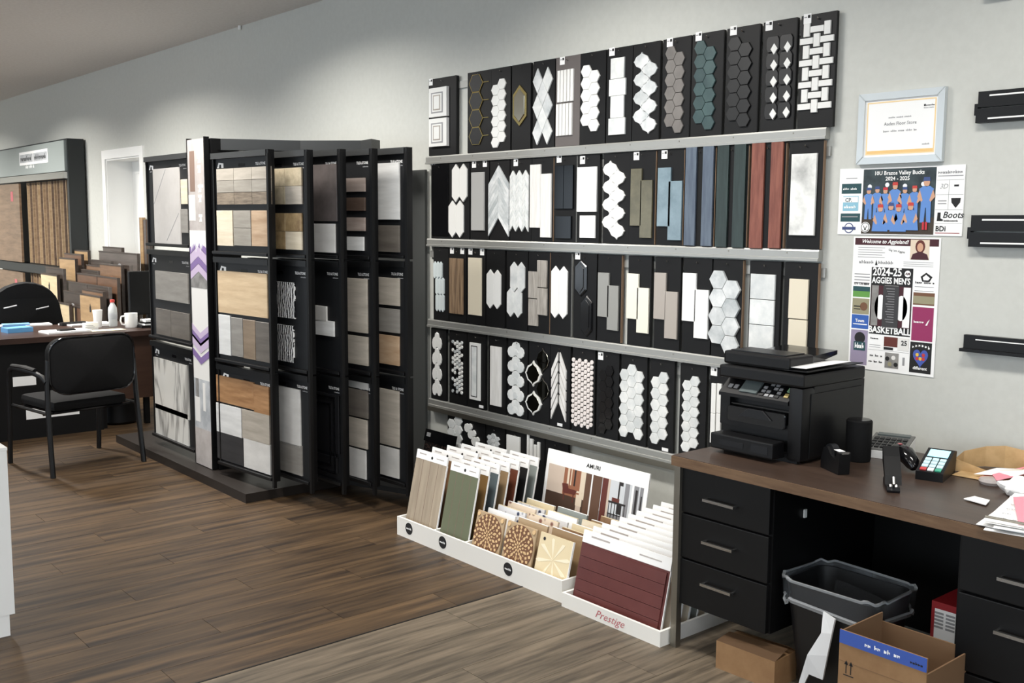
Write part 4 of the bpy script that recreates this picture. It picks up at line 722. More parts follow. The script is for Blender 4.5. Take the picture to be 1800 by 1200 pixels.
# ---------------------------------------------------------------- under the desk
mat('can_black',(18,18,19),.45); mat('card_brown',(138,104,70),.75,kind='noise',c2=(150,116,80),scale=14); mat('card_inner',(116,88,62),.8); mat('box_blue',(58,88,170),.6); mat('box_red',(150,28,34),.5); mat('liner',(130,136,142),.06,alpha=.13); mat('liner_hem',(226,230,234),.15,alpha=.32)
cx, cy, ch = -1.86, -.66, .385
tc = thing('trash_can','black wastebasket with a clear plastic liner under the desk','trash can',(cx,cy,0))
def rect_ring(hx, hy, r, zz, n=6): return [(x,y,zz) for x,y in roundrect(-hx,-hy,hx,hy,r,n)]
def loft(rings, nm, m, par, caps=True, smooth=True):
    mb = MB(); n = len(rings[0]); fs = []
    for k in range(len(rings)-1):
        for i in range(n): j=(i+1)%n; fs.append((k*n+i,k*n+j,k*n+n+j,k*n+n+i))
    if caps: fs.append(tuple(range(n))[::-1])
    mb.add([p for r in rings for p in r], fs); return mb.build(nm,m,par,smooth=smooth)
loft([rect_ring(.14,.10,.05,.0),rect_ring(.185,.135,.06,ch),rect_ring(.175,.125,.055,ch),rect_ring(.135,.095,.045,.012)],'bin_body','can_black',tc)
def wob(hx,hy,r,zz,a,ph=0): return [(x*(1+a*math.sin(i*2.3+ph)),y*(1+a*math.cos(i*1.7+ph)),z+a*.5*math.sin(i*1.3+ph)) for i,(x,y,z) in enumerate(rect_ring(hx,hy,r,zz,8))]
loft([wob(.19,.14,.06,ch-.075,.02),wob(.194,.144,.06,ch-.03,.01,1),wob(.196,.146,.06,ch+.012,.01,2),wob(.186,.136,.055,ch+.012,.01,2),wob(.172,.122,.05,ch-.05,.02,1),wob(.16,.11,.05,ch-.15,.03)],'bag_liner','liner',tc,caps=False)
loft([wob(.19,.14,.06,ch-.078,.02),wob(.193,.143,.06,ch-.066,.02),wob(.188,.138,.06,ch-.06,.02)],'liner_hem','liner_hem',tc,caps=False); loft([wob(.197,.147,.06,ch+.008,.01,2),wob(.198,.148,.06,ch+.016,.01,2),wob(.19,.14,.06,ch+.016,.01,2)],'liner_fold','liner_hem',tc,caps=False)  # hem and rim fold, with the plastic's white highlights put into their colour
kn = MB()
kn.add([(.0,-.15,ch-.06),(.05,-.158,ch-.07),(.045,-.165,ch-.12),(.005,-.165,ch-.13),(.035,-.17,ch-.2),(-.04,-.172,ch-.22),(.02,-.168,ch-.29),(-.035,-.166,ch-.29),(-.075,-.165,ch-.34),(-.055,-.165,ch-.34)],[(0,3,2,1),(3,5,4,2),(5,7,6,4),(5,8,9,7)])
o = kn.build('bag_tail',G('bag_white',(226,228,230),.4),tc); md=o.modifiers.new('s','SOLIDIFY'); md.thickness=.008
o = thing('cardboard_box','small closed cardboard box standing left of the trash can','box',(-2.265,-.86,0),math.radians(2)); bw,bd,bh=.25,.14,.105
MB().box(0,0,0,bw,bd,bh).build('box_body','card_brown',o); MB().add([(0,0,bh),(bw,0,bh),(bw,.08,bh+.025),(0,.08,bh+.012)],[(0,1,2,3),(3,2,1,0)]).build('top_flap','card_inner',o); MB().add([(0,bd,bh),(bw,bd,bh),(bw,.09,bh+.03),(0,.09,bh+.02)],[(0,1,2,3),(3,2,1,0)]).build('top_flap','card_brown',o)
for q in o.children:
    if q.name.startswith('top_flap'): mm=q.modifiers.new('s','SOLIDIFY'); mm.thickness=.003
o = thing('open_carton','open cardboard carton with a blue printed band along its front','box',(on_y(1477,1100,-1.06).x,-1.06,0)); bw,bd,bh,th=on_y(1630,1160,-1.06).x-on_y(1477,1100,-1.06).x,.245,on_y(1550,1130,-1.06).z,.005
MB().box(0,0,0,bw,th,bh).build('front_wall','card_brown',o); B('back_wall','card_inner',o,0,bd-th,0,bw,bd,bh-.035); B('side_wall','card_inner',o,0,th,0,th,bd-th,bh-.005); B('side_wall','card_inner',o,bw-th,th,0,bw,bd-th,bh-.05); B('carton_floor','card_inner',o,th,th,0,bw-th,bd-th,.005)
bb = B('blue_band','box_blue',o,0,-.0012,bh-.042,bw,0,bh); scrib(bb,.085,bh-.028,.115,.013,'paper',-.0014,words=3); scrib(bb,bw-.05,bh-.03,.04,.009,'navy_dk' if 'navy_dk' in MATS else 'print_black',-.0014,words=1)
MB().box(.018,-.0008,.165,.052,0,.168).box(.025,-.0008,.172,.028,0,.205).box(.041,-.0008,.172,.044,0,.205).add([(.0265,-.0008,.214),(.0195,-.0008,.2),(.0335,-.0008,.2),(.0425,-.0008,.214),(.0355,-.0008,.2),(.0495,-.0008,.2)],[(0,1,2),(3,4,5)]).build('up_arrows','print_black',o,loc=(0,0,bh-.305))
B('crease_line','card_inner',o,0,-.0006,bh-.098,bw,0,bh-.0965)
o = thing('red_box','red and white cardboard package behind the open carton','box',(-1.60,-.575,0)); B('box_body','box_red',o,0,0,0,.17,.2,.385); B('label_panel','paper',o,.012,-.0012,.06,.165,0,.362)
for i in range(4):
    for j in range(5): B('print_line','print_grey',o,.012+i*.039,-.002,.345-.012*j,.043+i*.039,-.0012,.352-.012*j)
B('barcode','print_black',o,.06,-.002,.2,.085,-.0012,.212)
# ---------------------------------------------------------------- wall papers and rails
def WFr(y=-.002): return Frame((0,y,0))
ZP, ZQ = Zoom(1460,130,4.138), Zoom(1460,400,4.286)
mat('frame_silver',(206,212,214),.3,metal=.3); mat('gold_print',(238,210,160),.6); mat('gold2',(236,196,130),.6)
o = thing('framed_certificate','silver framed certificate with a gold border, above the baseball poster','certificate',(-2.294,-.022,1.866)); w,h=.358,.277
for nm,pts in (('frame_bar',[(0,0),(w,0),(w-.028,.028),(.028,.028)]),('frame_bar',[(0,h),(w,h),(w-.028,h-.028),(.028,h-.028)]),('frame_bar',[(0,0),(.028,.028),(.028,h-.028),(0,h)]),('frame_bar',[(w,0),(w-.028,.028),(w-.028,h-.028),(w,h)])): MB().prism(pts,.02,0,.003).build(nm,'frame_silver',o)
sh_=B('certificate_sheet','paper',o,.026,.008,.026,w-.026,.018,h-.026)
MB().box(.036,.0074,.036,w-.036,.008,.041).box(.036,.0074,h-.041,w-.036,.008,h-.036).box(.036,.0074,.041,.041,.008,h-.041).box(w-.041,.0074,.041,w-.036,.008,h-.041).build('gold_border','gold_print',sh_); B('gold_band','gold2',sh_,.041,.007,.041,w-.041,.0076,.052)
text('Aaden Floor Store',.018,'dk_text',sh_,w/2,.148,.0072,align='CENTER'); scrib(sh_,w/2-.05,.175,.1,.006,'print_grey',.0078,words=3); scrib(sh_,w/2-.07,.122,.14,.008,'print_grey',.0078,words=4)
B('logo_mark','print_black',sh_,w-.085,.0074,h-.066,w-.078,.008,h-.058); scrib(sh_,w-.076,h-.066,.034,.007,'print_black',.0078,words=1); scrib(sh_,w-.085,h-.074,.044,.004,'print_grey',.0078); scrib(sh_,w-.085,.066,.03,.007,'print_grey',.0078,words=1)
def blk(par, f, zm, X0, Y0, X1, Y1, m, nm='print', y=-.0008, ox=0, oz=0, lay=.0004):
    s0,z0,s1,z1 = zm.rect(f,X0,Y0,X1,Y1); return B(nm,m,par,s0-ox,y-lay,z0-oz,s1-ox,y,z1-oz)
f = WFr(-.004)
def PT(par, zm, X, Y, s, size, m, ox, oz, y, **k):
    a,b = f.hit(*zm(X,Y)); return text(s,size,m,par,a-ox,b-oz,y,**k)
# baseball team poster
ox, oz = -2.375, 1.587
o = thing('team_poster','wide poster of a youth baseball team in light blue uniforms','poster',(ox,-.004,oz)); w,h=.525,.266
B('poster_sheet','paper',o,0,0,0,w,.0015,h)
mat('night',(30,42,48),.6,kind='noise',c2=(58,72,76),scale=14); mat('turf',(62,52,42),.6); mat('jersey',(96,140,206),.6); mat('skin',(206,160,132),.6); mat('cap_red',(196,66,60),.6); mat('cap_blue',(60,80,130),.6); mat('sock_red',(196,50,62),.6); mat('teal_ad',(34,74,80),.6); mat('cyan_ad',(140,190,210),.6); mat('navy_ad',(58,72,120),.6); mat('lamp_white',(240,246,250),.6)
x0,x1=.108,.413
B('photo','night',o,x0,-.0005,.004,x1,0,h-.006); B('field','turf',o,x0,-.0009,.004,x1,-.0005,.07)
text('10U Brazos Valley Bucks',.0215,'paper',o,(x0+x1)/2,h-.030,-.0012,align='CENTER',bold=.0005,sx=.98); text('2024 - 2025',.021,'paper',o,(x0+x1)/2-.005,h-.052,-.0012,align='CENTER',bold=.0005)
for k in range(4): MB().prism(circle(x0+.03+.075*k,h-.075+.006*(k%2),.009,12),0,-.0003).build('stadium_lamp','lamp_white',o,loc=(0,-.0009,0))
def kid(cx, base, s, kneel=False, cap='cap_blue'):
    y=-.001-.0003*kid.n; kid.n+=1
    pts=[(-.016,0),(-.004,0),(-.001,.042),(.001,.042),(.004,0),(.016,0),(.015,.055),(.022,.095),(.010,.103),(-.010,.103),(-.022,.095),(-.015,.055)] if not kneel else [(-.03,0),(.03,0),(.026,.03),(.022,.062),(.010,.068),(-.010,.068),(-.022,.062),(-.026,.03)]
    MB().prism([(cx+a*s,base+b*s) for a,b in pts],0,-.0003).build('player_uniform','jersey',o,loc=(0,y,0)); t=(.103 if not kneel else .068)*s
    MB().prism(circle(cx,base+t+.010*s,.0095*s,12,.012*s),0,-.0003).build('player_face','skin',o,loc=(0,y,0)); MB().prism([(cx-.011*s,base+t+.014*s),(cx+.011*s,base+t+.014*s),(cx+.009*s,base+t+.025*s),(cx-.009*s,base+t+.025*s)],0,-.0003).build('player_cap',cap,o,loc=(0,y-.0003,0))
    for q in (-1,1): MB().prism([(cx+q*.02*s,base+t-.01*s),(cx+q*.027*s,base+t-.03*s),(cx+q*.014*s,base+t-.045*s),(cx+q*.010*s,base+t-.04*s)],0,-.0003).build('player_arm','skin',o,loc=(0,y-.0003,0))
kid.n=0
for i,cxx in enumerate((.135,.172,.207,.248,.290,.330)): kid(cxx,.062+.004*(i%2),.98+.12*(i==3),cap=('cap_blue','cap_blue','sock_red','cap_red','cap_blue','cap_red')[i])
kid(.378,.05,1.35,cap='cap_blue'); B('socks','sock_red',o,.368,-.0046,.022,.376,-.004,.052); B('socks','sock_red',o,.380,-.0046,.022,.388,-.004,.052)
for i,cxx in enumerate((.19,.235,.268,.318)): kid(cxx,.014+.006*(i%2),1.15,True,cap=('cap_red','cap_blue','cap_red','cap_red')[i])
for r_,m in ((.021,'paper'),(.0185,'print_black'),(.016,'paper')): MB().prism(circle(.128,.03,r_,24),0,-.0003).build('team_badge',m,o,loc=(0,-.0045-.0004*(.021-r_)*500,0))
MB().tube([(.120,-.0062,.036),(.124,-.0062,.028),(.128,-.0062,.026),(.132,-.0062,.028),(.136,-.0062,.036)],.0012,5).build('badge_mark','print_black',o); MB().prism(circle(.128,.022,.004,10),0,-.0003).build('badge_mark','print_black',o,loc=(0,-.006,0))
for z0,z1,m in ((.165,.205,'teal_ad'),(.052,.085,'teal_ad'),(.095,.155,'cyan_ad')): B('advert',m,o,.012 if m!='cyan_ad' else .02,-.0006,z0,.1 if m!='cyan_ad' else .09,0,z1)
B('advert','paper',o,.02,-.0012,.13,.088,-.0006,.152); text('CP.',.022,'teal_ad',o,.03,.132,-.0014,bold=.0004); scrib(o,.026,.106,.055,.012,'paper',-.0007,words=1); scrib(o,.018,.18,.07,.009,'paper',-.0007); B('print_line','print_grey',o,.03,-.0006,.225,.08,0,.228); B('print_line','print_grey',o,.018,-.001,.07,.09,-.0006,.074)
MB().prism(circle(.052,.026,.021,24),0,-.0003).build('advert','navy_ad',o,loc=(0,-.0004,0)); MB().prism(circle(.052,.026,.017,24),0,-.0003).build('advert','paper',o,loc=(0,-.0008,0)); B('advert','navy_ad',o,.022,-.0016,.019,.082,-.001,.031)
scrib(o,.42,h-.032,.096,.012,'print_grey',words=1); B('print_line','print_grey',o,.42,-.0006,h-.042,.518,0,h-.039)
for zz in (.21,.155,.098,.047): B('rule_line','print_grey',o,.416,-.0006,zz,.522,0,zz+.001)
B('rule_line','print_grey',o,.465,-.0006,.098,.466,0,.21); text('3D',.026,'print_grey',o,.428,.178,-.0006,shear=.3); B('print_line','print_black',o,.485,-.0006,.185,.503,0,.192); B('print_line','print_grey',o,.425,-.0006,.13,.458,0,.134); B('print_line','print_grey',o,.425,-.0006,.12,.458,0,.123)
MB().prism([(.476,.142),(.513,.142),(.511,.125),(.495,.105),(.478,.125)],0,-.0005).build('shield_logo','print_black',o); text('Boots',.034,'print_black',o,.446,.068,-.0006,shear=.25,bold=.0005); MB().prism([(.424,.056),(.448,.056),(.448,.062),(.438,.066),(.438,.088),(.426,.088)],0,-.0005).build('boot_logo','print_black',o); scrib(o,.452,.054,.055,.007,'print_black',words=1); text('BDi',.027,'print_black',o,.420,.018,-.0006,bold=.0007); B('print_line','box_red',o,.42,-.0006,.009,.515,0,.012)
# basketball schedule poster
ox, oz = -2.299, 1.042
o = thing('schedule_poster','tall basketball schedule poster in black and maroon below the baseball poster','poster',(ox,-.003,oz)); w,h=.369,.537
B('poster_sheet','paper',o,0,0,0,w,.0015,h); mat('maroon_p',(66,24,34),.6); mat('magenta',(146,44,92),.6); mat('grass',(96,150,70),.6); mat('olive_p',(150,144,116),.6); mat('blue_p',(48,92,170),.6); mat('mauve',(150,140,164),.6); mat('heart_r',(190,60,60),.6); mat('heart_y',(226,186,70),.6); mat('heart_b',(70,90,170),.6)
def p(nm,x0,z0,x1,z1,m,y=0,lay=.0005): return B(nm,m,o,w*x0,-y-lay,h*z0,w*x1,-y,h*z1)
p('banner',.02,.938,.98,.99,'maroon_p'); text('Welcome to Aggieland!',.021,'paper',o,w*.10,h*.953,-.001,shear=.3,bold=.0004)
p('portrait',.67,.84,.88,.985,'ph_cream',.0005); MB().prism(circle(w*.78,h*.935,.020,14,.026),0,-.0003).build('portrait_hair','ph_chair',o,loc=(0,-.0011,0)); MB().prism(circle(w*.78,h*.930,.0125,14,.017),0,-.0003).build('portrait_face','skin',o,loc=(0,-.0015,0)); MB().prism([(w*.68,h*.842),(w*.88,h*.842),(w*.86,h*.88),(w*.80,h*.897),(w*.76,h*.897),(w*.70,h*.88)],0,-.0003).build('portrait_top','maroon_p',o,loc=(0,-.0015,0))
for k in range(5): p('print_line',.06,.918-.018*k,.38-.03*(k%2),.922-.018*k,'print_grey')
text("Gig 'em Aggies",.012,'print_black',o,w*.42,h*.90,-.0006,rot=(math.pi/2,.12,0)); scrib(o,w*.08,h*.80,.065,.013,'print_grey',words=1); scrib(o,w*.31,h*.80,.065,.013,'print_grey',words=1); MB().prism([(w*.27,h*.79),(w*.30,h*.79),(w*.285,h*.83)],0,-.0005).build('logo_mark','print_black',o)
for k in range(3): p('print_line',.60,.82-.014*k,.93,.823-.014*k,'print_grey')
p('schedule_panel',.235,.275,.715,.775,'print_black'); text('2024-25',.044,'paper',o,w*.25,h*.716,-.001,bold=.0012,sx=.86); text("AGGIES MEN'S",.034,'paper',o,w*.245,h*.658,-.001,bold=.001,sx=.76); MB().prism(circle(w*.655,h*.735,.013,20),0,-.0005).build('team_badge','paper',o,loc=(0,-.0008,0)); text('AM',.013,'maroon_p',o,w*.655,h*.727,-.0014,align='CENTER',bold=.0005)
p('photo_block',.245,.335,.705,.64,'maroon_p',.0004); p('photo_block',.25,.34,.33,.64,'pr_grey',.0008); p('photo_block',.62,.34,.70,.635,'paper',.0008)
for sx,zz in ((.36,.48),(.60,.48)): MB().prism(circle(w*sx,h*zz,.026,20,.05),0,-.0003).build('basketball_shape','paper',o,loc=(0,-.001,0))
p('schedule_list',.40,.33,.56,.645,'pr_grey',.0012); MATS.setdefault('dk_list',G('dk_list',(58,58,60),.7)); p('schedule_list',.385,.335,.57,.64,'dk_list',.0016)
for k in range(14): p('print_line',.42+.012*(k%3),.618-.019*k,.52,.622-.019*k,'print_grey',.0021,.0003)
text('BASKETBALL',.036,'paper',o,w*.475,h*.287,-.001,align='CENTER',bold=.0012,sx=.90)
for k in range(4): p('print_line',.03,.715-.022*k,.215,.722-.022*k,'print_grey')
text('979 778 8804',.012,'print_black',o,w*.03,h*.638,-.0006,bold=.0004)
p('advert',.02,.545,.225,.625,'grass'); p('advert',.02,.59,.225,.625,'teal_ad',.0004); p('advert',.02,.415,.225,.535,'olive_p'); MB().prism(circle(w*.16,h*.475,.017,14),0,-.0003).build('advert','pt_dark',o,loc=(0,-.0008,0)); p('print_line',.04,.47,.12,.478,'print_black',.0006); p('print_line',.04,.45,.12,.456,'print_black',.0006)
p('advert',.02,.305,.225,.41,'blue_p'); text('Town',.017,'paper',o,w*.12,h*.355,-.001,align='CENTER',bold=.0005); p('print_line',.04,.335,.21,.342,'paper',.0006); p('advert',.02,.03,.225,.295,'mauve'); MB().prism(circle(w*.13,h*.235,.024,16),0,-.0003).build('advert','print_black',o,loc=(0,-.0008,0)); p('advert',.06,.14,.20,.205,'teal_ad',.0012); scrib(o,w*.075,h*.155,.042,.022,'paper',-.0018,words=1)
MB().prism([(w*.80,h*.72),(w*.86,h*.75),(w*.93,h*.72),(w*.90,h*.685),(w*.82,h*.685)],0,-.0005).build('logo_mark','print_black',o); MB().prism([(w*.825,h*.715),(w*.86,h*.735),(w*.905,h*.712),(w*.885,h*.695),(w*.835,h*.695)],0,-.0004).build('logo_mark','paper',o,loc=(0,-.0006,0)); scrib(o,w*.745,h*.67,.078,.009,'print_black')
for k in range(2): p('print_line',.74,.645-.03*k,.95,.649-.03*k,'print_grey')
p('advert',.73,.515,.965,.605,'pt_dark'); p('advert',.73,.525,.965,.58,'olive_p',.0005); p('advert',.73,.255,.965,.50,'magenta'); scrib(o,w*.75,h*.385,.042,.009,'paper',-.0006,words=1); MB().prism([(w*.88,h*.37),(w*.90,h*.37),(w*.925,h*.415),(w*.905,h*.40)],0,-.0005).build('bird_logo','paper',o,loc=(0,-.0008,0))
p('advert',.725,.02,.965,.245,'print_black'); hp=[(16*math.sin(t)**3/34, (13*math.cos(t)-5*math.cos(2*t)-2*math.cos(3*t)-math.cos(4*t))/34) for t in [2*math.pi*i/28 for i in range(28)]]
MB().prism([(w*.845+x*.066,h*.135+z*.085) for x,z in hp],0,-.0004).build('heart_logo','heart_b',o,loc=(0,-.0008,0))
for i,m in enumerate(('heart_r','heart_y','heart_r','heart_y','heart_b','heart_r')): MB().prism(circle(w*(.81+.034*(i%3)),h*(.125+.028*(i//3)),.0075,6),0,-.0003).build('heart_patch',m,o,loc=(0,-.0013,0))
for i in range(6): scrib(o,w*(.75+.035*i),h*(.195+.018*math.sin(math.pi*(i+.5)/6)),.0085,.012,'paper',-.001,n=1,words=1)
text('different',.017,'paper',o,w*.845,h*.045,-.0014,align='CENTER',bold=.0004)
p('advert',.42,.19,.71,.262,'ph_chair'); p('advert',.58,.17,.71,.262,'pr_pale',.0005); text('25',.026,'print_black',o,w*.62,h*.21,-.0016,bold=.0006); p('advert',.42,.165,.53,.185,'print_black'); scrib(o,w*.26,h*.235,.035,.008,'print_black',words=1); p('print_line',.25,.19,.38,.194,'print_grey'); p('print_line',.25,.175,.38,.178,'print_grey'); p('rule_line',.235,.155,.715,.157,'print_grey')
scrib(o,w*.26,h*.105,.055,.009,'print_black'); scrib(o,w*.25,h*.06,.06,.009,'print_black',words=3); p('photo_block',.44,.03,.60,.145,'pr_grey')
for i,(a,b) in enumerate(((.47,.10),(.54,.11),(.50,.06),(.57,.06))): MB().prism(circle(w*a,h*b,.009,10),0,-.0003).build('photo_block',('print_black','pr_pale','olive_p','print_black')[i],o,loc=(0,-.0008,0))
p('photo_block',.645,.06,.67,.12,'print_grey')
# black wall rails at the right edge
for nm,z0,z1,two in (('topmost black slotted rail at the upper right edge',2.44,2.555,True),('upper black slotted rail right of the certificate',1.998,2.11,True),('middle black slotted rail right of the baseball poster',1.549,1.665,True),('lowest black slotted rail right of the schedule poster',1.16,1.222,False)):
    o = thing('wall_rail',nm,'wall rail',(-1.81,0,z0),group='black wall rails'); h=z1-z0; L=1.3
    if two:
        B('upper_plate','black_metal',o,.004,-.03,h*.5,L,-.002,h); B('lower_plate','black_metal',o,0,-.034,0,L,-.002,h*.46); B('end_clip','black_plastic',o,-.008,-.03,h*.25,.004,-.004,h*.62)
        B('slot_strip','white',o,.045,-.0308,h*.83,L-.05,-.03,h*.88); B('slot_strip','white',o,.045,-.0348,h*.10,L-.05,-.034,h*.15)
    else: B('upper_plate','black_metal',o,0,-.025,.012,L,-.002,h); B('lip','black_metal',o,-.006,-.045,0,L,-.002,.012); B('slot_strip','white',o,.045,-.0258,h*.72,L-.05,-.025,h*.78)
# ---------------------------------------------------------------- left: white counter end
o = thing('white_counter','white counter end panel at the left edge of the view','counter',(-4.215,-4.4,0)); B('counter_body','white',o,-.62,0,.085,0,1.645,.738); B('toe_kick','white',o,-.62,.03,0,-.002,1.625,.085); B('counter_top','white',o,-.62,0,.7385,0,1.647,.75)
# ---------------------------------------------------------------- left desk and chairs
mat('ldesk',(52,36,30),.35,kind='noise',c2=(62,44,37),scale=5,stretch=(6,1,1)); mat('ldesk_side',(58,38,28),.45,kind='noise',c2=(68,46,35),scale=4,stretch=(1,1,6))
ld = thing('reception_desk','dark brown desk across the room with black modesty panel','desk',(-8.0,-.70,0)); 
B('desktop','ldesk',ld,-.82,-2.9,.72,.05,0,.76); B('modesty_panel','black',ld,-.04,-1.18,.0,-.02,-.42,.72); B('end_panel','ldesk_side',ld,-.06,-.42,.22,-.02,-.02,.72); B('end_panel','ldesk_side',ld,-.06,-2.8,.0,-.02,-1.18,.72); B('side_panel','ldesk_side',ld,-.78,-.04,.22,-.06,-.02,.72)
for yy in (-.06,-.40): B('leg','black_metal',ld,-.10,yy-.02,0,-.06,yy+.02,.22)
B('notice_sheet','paper',ld,-.0195,-1.06,.40,-.0185,-.90,.47); B('label_strip','paper',ld,-.0195,-.98,.145,-.0185,-.60,.225)
MB().lathe([(.0,0),(.13,0),(.15,.02),(.16,.26),(.15,.27),(.14,.26),(.12,.03),(.0,.03)],24).build('round_bin','black_plastic',None,loc=(-8.25,-.92,0)); tag(bpy.data.objects['round_bin'],'round black wastebasket under the end of the far desk','trash can')
# guest chair, seen from behind
gc = thing('guest_chair','black padded guest chair with metal arms facing the far desk','chair',(-7.03,-1.63,0),math.radians(90+9))   # local +y points to the desk
sw, sd = .29, .27
def rp(pts): return pts
MB().prism(roundrect(-.25,-.05,.25,.05,.045,5),0,0).v
bm = bmesh.new()
def cushion(x0,y0,z0,x1,y1,z1,r): return MB().cbox(x0,y0,z0,x1,y1,z1,r)
cushion(-.25,-.22,.40,.25,.26,.47,.03).build('seat','black_fabric',gc,smooth=True); B('seat_piping','black_gloss',gc,-.245,-.215,.392,.245,.255,.401)
bk = MB(); pts=roundrect(-.285,.52,.285,.88,.10,6); n=len(pts)
def cur(x): return -.235-.06*(1-(x/.29)**2)
vs=[(x,cur(x)-.022,zz) for x,zz in pts]+[(x,cur(x)+.03,zz) for x,zz in pts]; ring_in=[(x*.9,cur(x*.9)-.034,.70+(zz-.70)*.88) for x,zz in pts]; ri2=[(x*.9,cur(x*.9)+.045,.70+(zz-.70)*.88) for x,zz in pts]
m0=len(vs); vs+=ring_in; vs+=ri2; fs=[[i,(i+1)%n,n+(i+1)%n,n+i] for i in range(n)]+[[(i+1)%n,i,m0+i,m0+(i+1)%n] for i in range(n)]+[[n+i,n+(i+1)%n,m0+n+(i+1)%n,m0+n+i] for i in range(n)]
def strips(base,rev):
    out=[]; k=n//2
    for i in range(k-1):
        a,b,c,d = base+i, base+i+1, base+n-2-i, base+n-1-i
        if b<c: out.append([a,b,c,d][::-1] if rev else [a,b,c,d])
    return out
ctr=len(vs); vs.append((0,cur(0)-.040,.70)); vs.append((0,cur(0)+.055,.70)); fs+=[[m0+(i+1)%n,m0+i,ctr] for i in range(n)]+[[m0+n+i,m0+n+(i+1)%n,ctr+1] for i in range(n)]
bk.add(vs,fs); bk.build('backrest','black_fabric',gc,smooth=True)
MB().tube([(x,cur(x)-.026,zz) for x,zz in pts]+[(pts[0][0],cur(pts[0][0])-.026,pts[0][1])],.006,6).build('back_piping','black_gloss',gc)
for s in (-1,1):
    MB().tube([(s*.31,-.30,.0),(s*.305,-.27,.25),(s*.30,-.25,.45),(s*.295,-.245,.58),(s*.285,-.245,.74)],.021,8,ry=.016).build('leg','black_metal',gc)
    MB().tube([(s*.31,.31,.0),(s*.31,.285,.3),(s*.31,.27,.56),(s*.31,.25,.635),(s*.31,.20,.655),(s*.31,-.10,.65),(s*.305,-.20,.63),(s*.30,-.245,.60)],.020,8,ry=.015).build('leg','black_metal',gc)
    MB().tube([(s*.31,.21,.668),(s*.31,.05,.676),(s*.31,-.12,.668)],[.016,.024,.016],8,ry=.012).build('armrest','black_plastic',gc)
    MB().tube([(s*.30,-.24,.40),(s*.30,.27,.40)],.010,6).build('seat_rail','black_metal',gc)
MB().tube([(-.30,.2,.39),(.30,.2,.39)],.010,6).build('stretcher','black_metal',gc); MB().tube([(-.30,-.18,.39),(.30,-.18,.39)],.010,6).build('stretcher','black_metal',gc)
# office chair behind the far desk
oc = thing('office_chair','black swivel office chair with rounded mesh back behind the far desk','chair',(-9.35,-2.35,0)); p0=on_x(42,495,-9.15); oc.location=(-9.35,p0.y,0); zt=p0.z
prof=[]; 
for i in range(13):
    t=math.pi*i/12; prof.append((.30*math.cos(t), zt-.26+.26*math.sin(t)))
prof=[(.31,.55),(.32,.75)]+prof+[(-.32,.75),(-.31,.55)]; mb=MB(); n=len(prof); vs=[(.20-.25*(y/.35)**2*.35,y,zz) for y,zz in prof]+[(.26-.25*(y/.35)**2*.35,y*.96,zz-.01) for y,zz in prof]
mb.add(vs,[[i,(i+1)%n,n+(i+1)%n,n+i] for i in range(n)]+[[i for i in range(n)][::-1],[n+i for i in range(n)]]); mb.build('backrest','black_fabric',oc)
for yy,zz in ((.12,zt-.22),(-.13,zt-.20)): MB().tube([(.255,yy-.05,zz-.01),(.262,yy+.05,zz+.01)],.006,6).build('back_clip','print_grey',oc)
cushion(-.28,-.27,.44,.22,.27,.53,.035).build('seat','black_fabric',oc,smooth=True); MB().lathe([(.03,.09),(.03,.44)],10).build('gas_post','black_metal',oc); B('back_arm','black_metal',oc,.17,-.04,.42,.23,.04,.75)
for k in range(5):
    t=2*math.pi*k/5; MB().tube([(0,0,.09),(.3*math.cos(t),.3*math.sin(t),.06)],[.025,.015],8).build('base_leg','black_plastic',oc); MB().lathe([(.0,-.02),(.026,-.02),(.026,.02),(.0,.02)],10).build('caster','black_plastic',oc,loc=(.3*math.cos(t),.3*math.sin(t),.027),rot=(math.pi/2,0,t))
# things on the far desk: placed on its top
DT=.7605
def dpos(px,py): return on_z(px,py,DT)
q=dpos(199,573); bo=thing('water_bottle','clear plastic water bottle with a red cap on the far desk','bottle',(q.x,q.y,DT)); MB().lathe([(.0,0),(.033,0),(.036,.02),(.034,.07),(.036,.12),(.034,.15),(.018,.18),(.014,.19),(.014,.195)],18).build('bottle_body',G('bottle_clear',(214,218,218),.12,alpha=.75),bo); MB().lathe([(.018,.194),(.018,.215),(.0,.217)],16).build('cap','cap_red',bo); MB().lathe([(.0365,.06),(.0365,.11)],18).build('label_band','pr_cool',bo)
q=dpos(189,574); o=thing('paper_cup','white paper cup beside the water bottle','cup',(q.x,q.y-.075,DT)); MB().lathe([(.0,0),(.028,0),(.038,.14),(.035,.14),(.026,.008),(.0,.008)],18).build('cup_body','paper',o)
q=dpos(231,575); o=thing('coffee_mug','white ceramic coffee mug on the far desk','mug',(q.x,q.y,DT)); MB().lathe([(.0,0),(.046,0),(.05,.01),(.05,.115),(.045,.115),(.044,.012),(.0,.012)],24).build('mug_body','white_gloss',o); MB().tube([(0,-.048,.095),(.0,-.078,.09),(.0,-.085,.06),(.0,-.075,.03),(0,-.048,.022)],.007,8).build('handle','white_gloss',o)
q=dpos(261,574); o=thing('desk_monitor','black flat monitor turned away on the end of the far desk','monitor',(-8.45,on_x(262,540,-8.45).y,DT),math.radians(4)); B('screen_back','black_plastic',o,-.02,-.17,.08,.02,.28,.44,c=.008); B('stand','black_plastic',o,-.02,-.02,.01,.015,.05,.12); B('foot','black_plastic',o,-.08,-.1,0,.08,.12,.012)
q=dpos(262,572); o=thing('document_stack','small stack of white and black documents at the desk end','documents',(-8.2,on_x(262,570,-8.2).y,DT)); B('lower_binder','black_plastic',o,-.08,-.09,0,.08,.15,.02); B('papers','paper',o,-.07,-.06,.0205,.07,.15,.032); B('upper_binder','black_plastic',o,-.075,-.06,.0325,.07,.15,.045); B('papers','paper',o,-.06,-.05,.0455,.06,.14,.062)
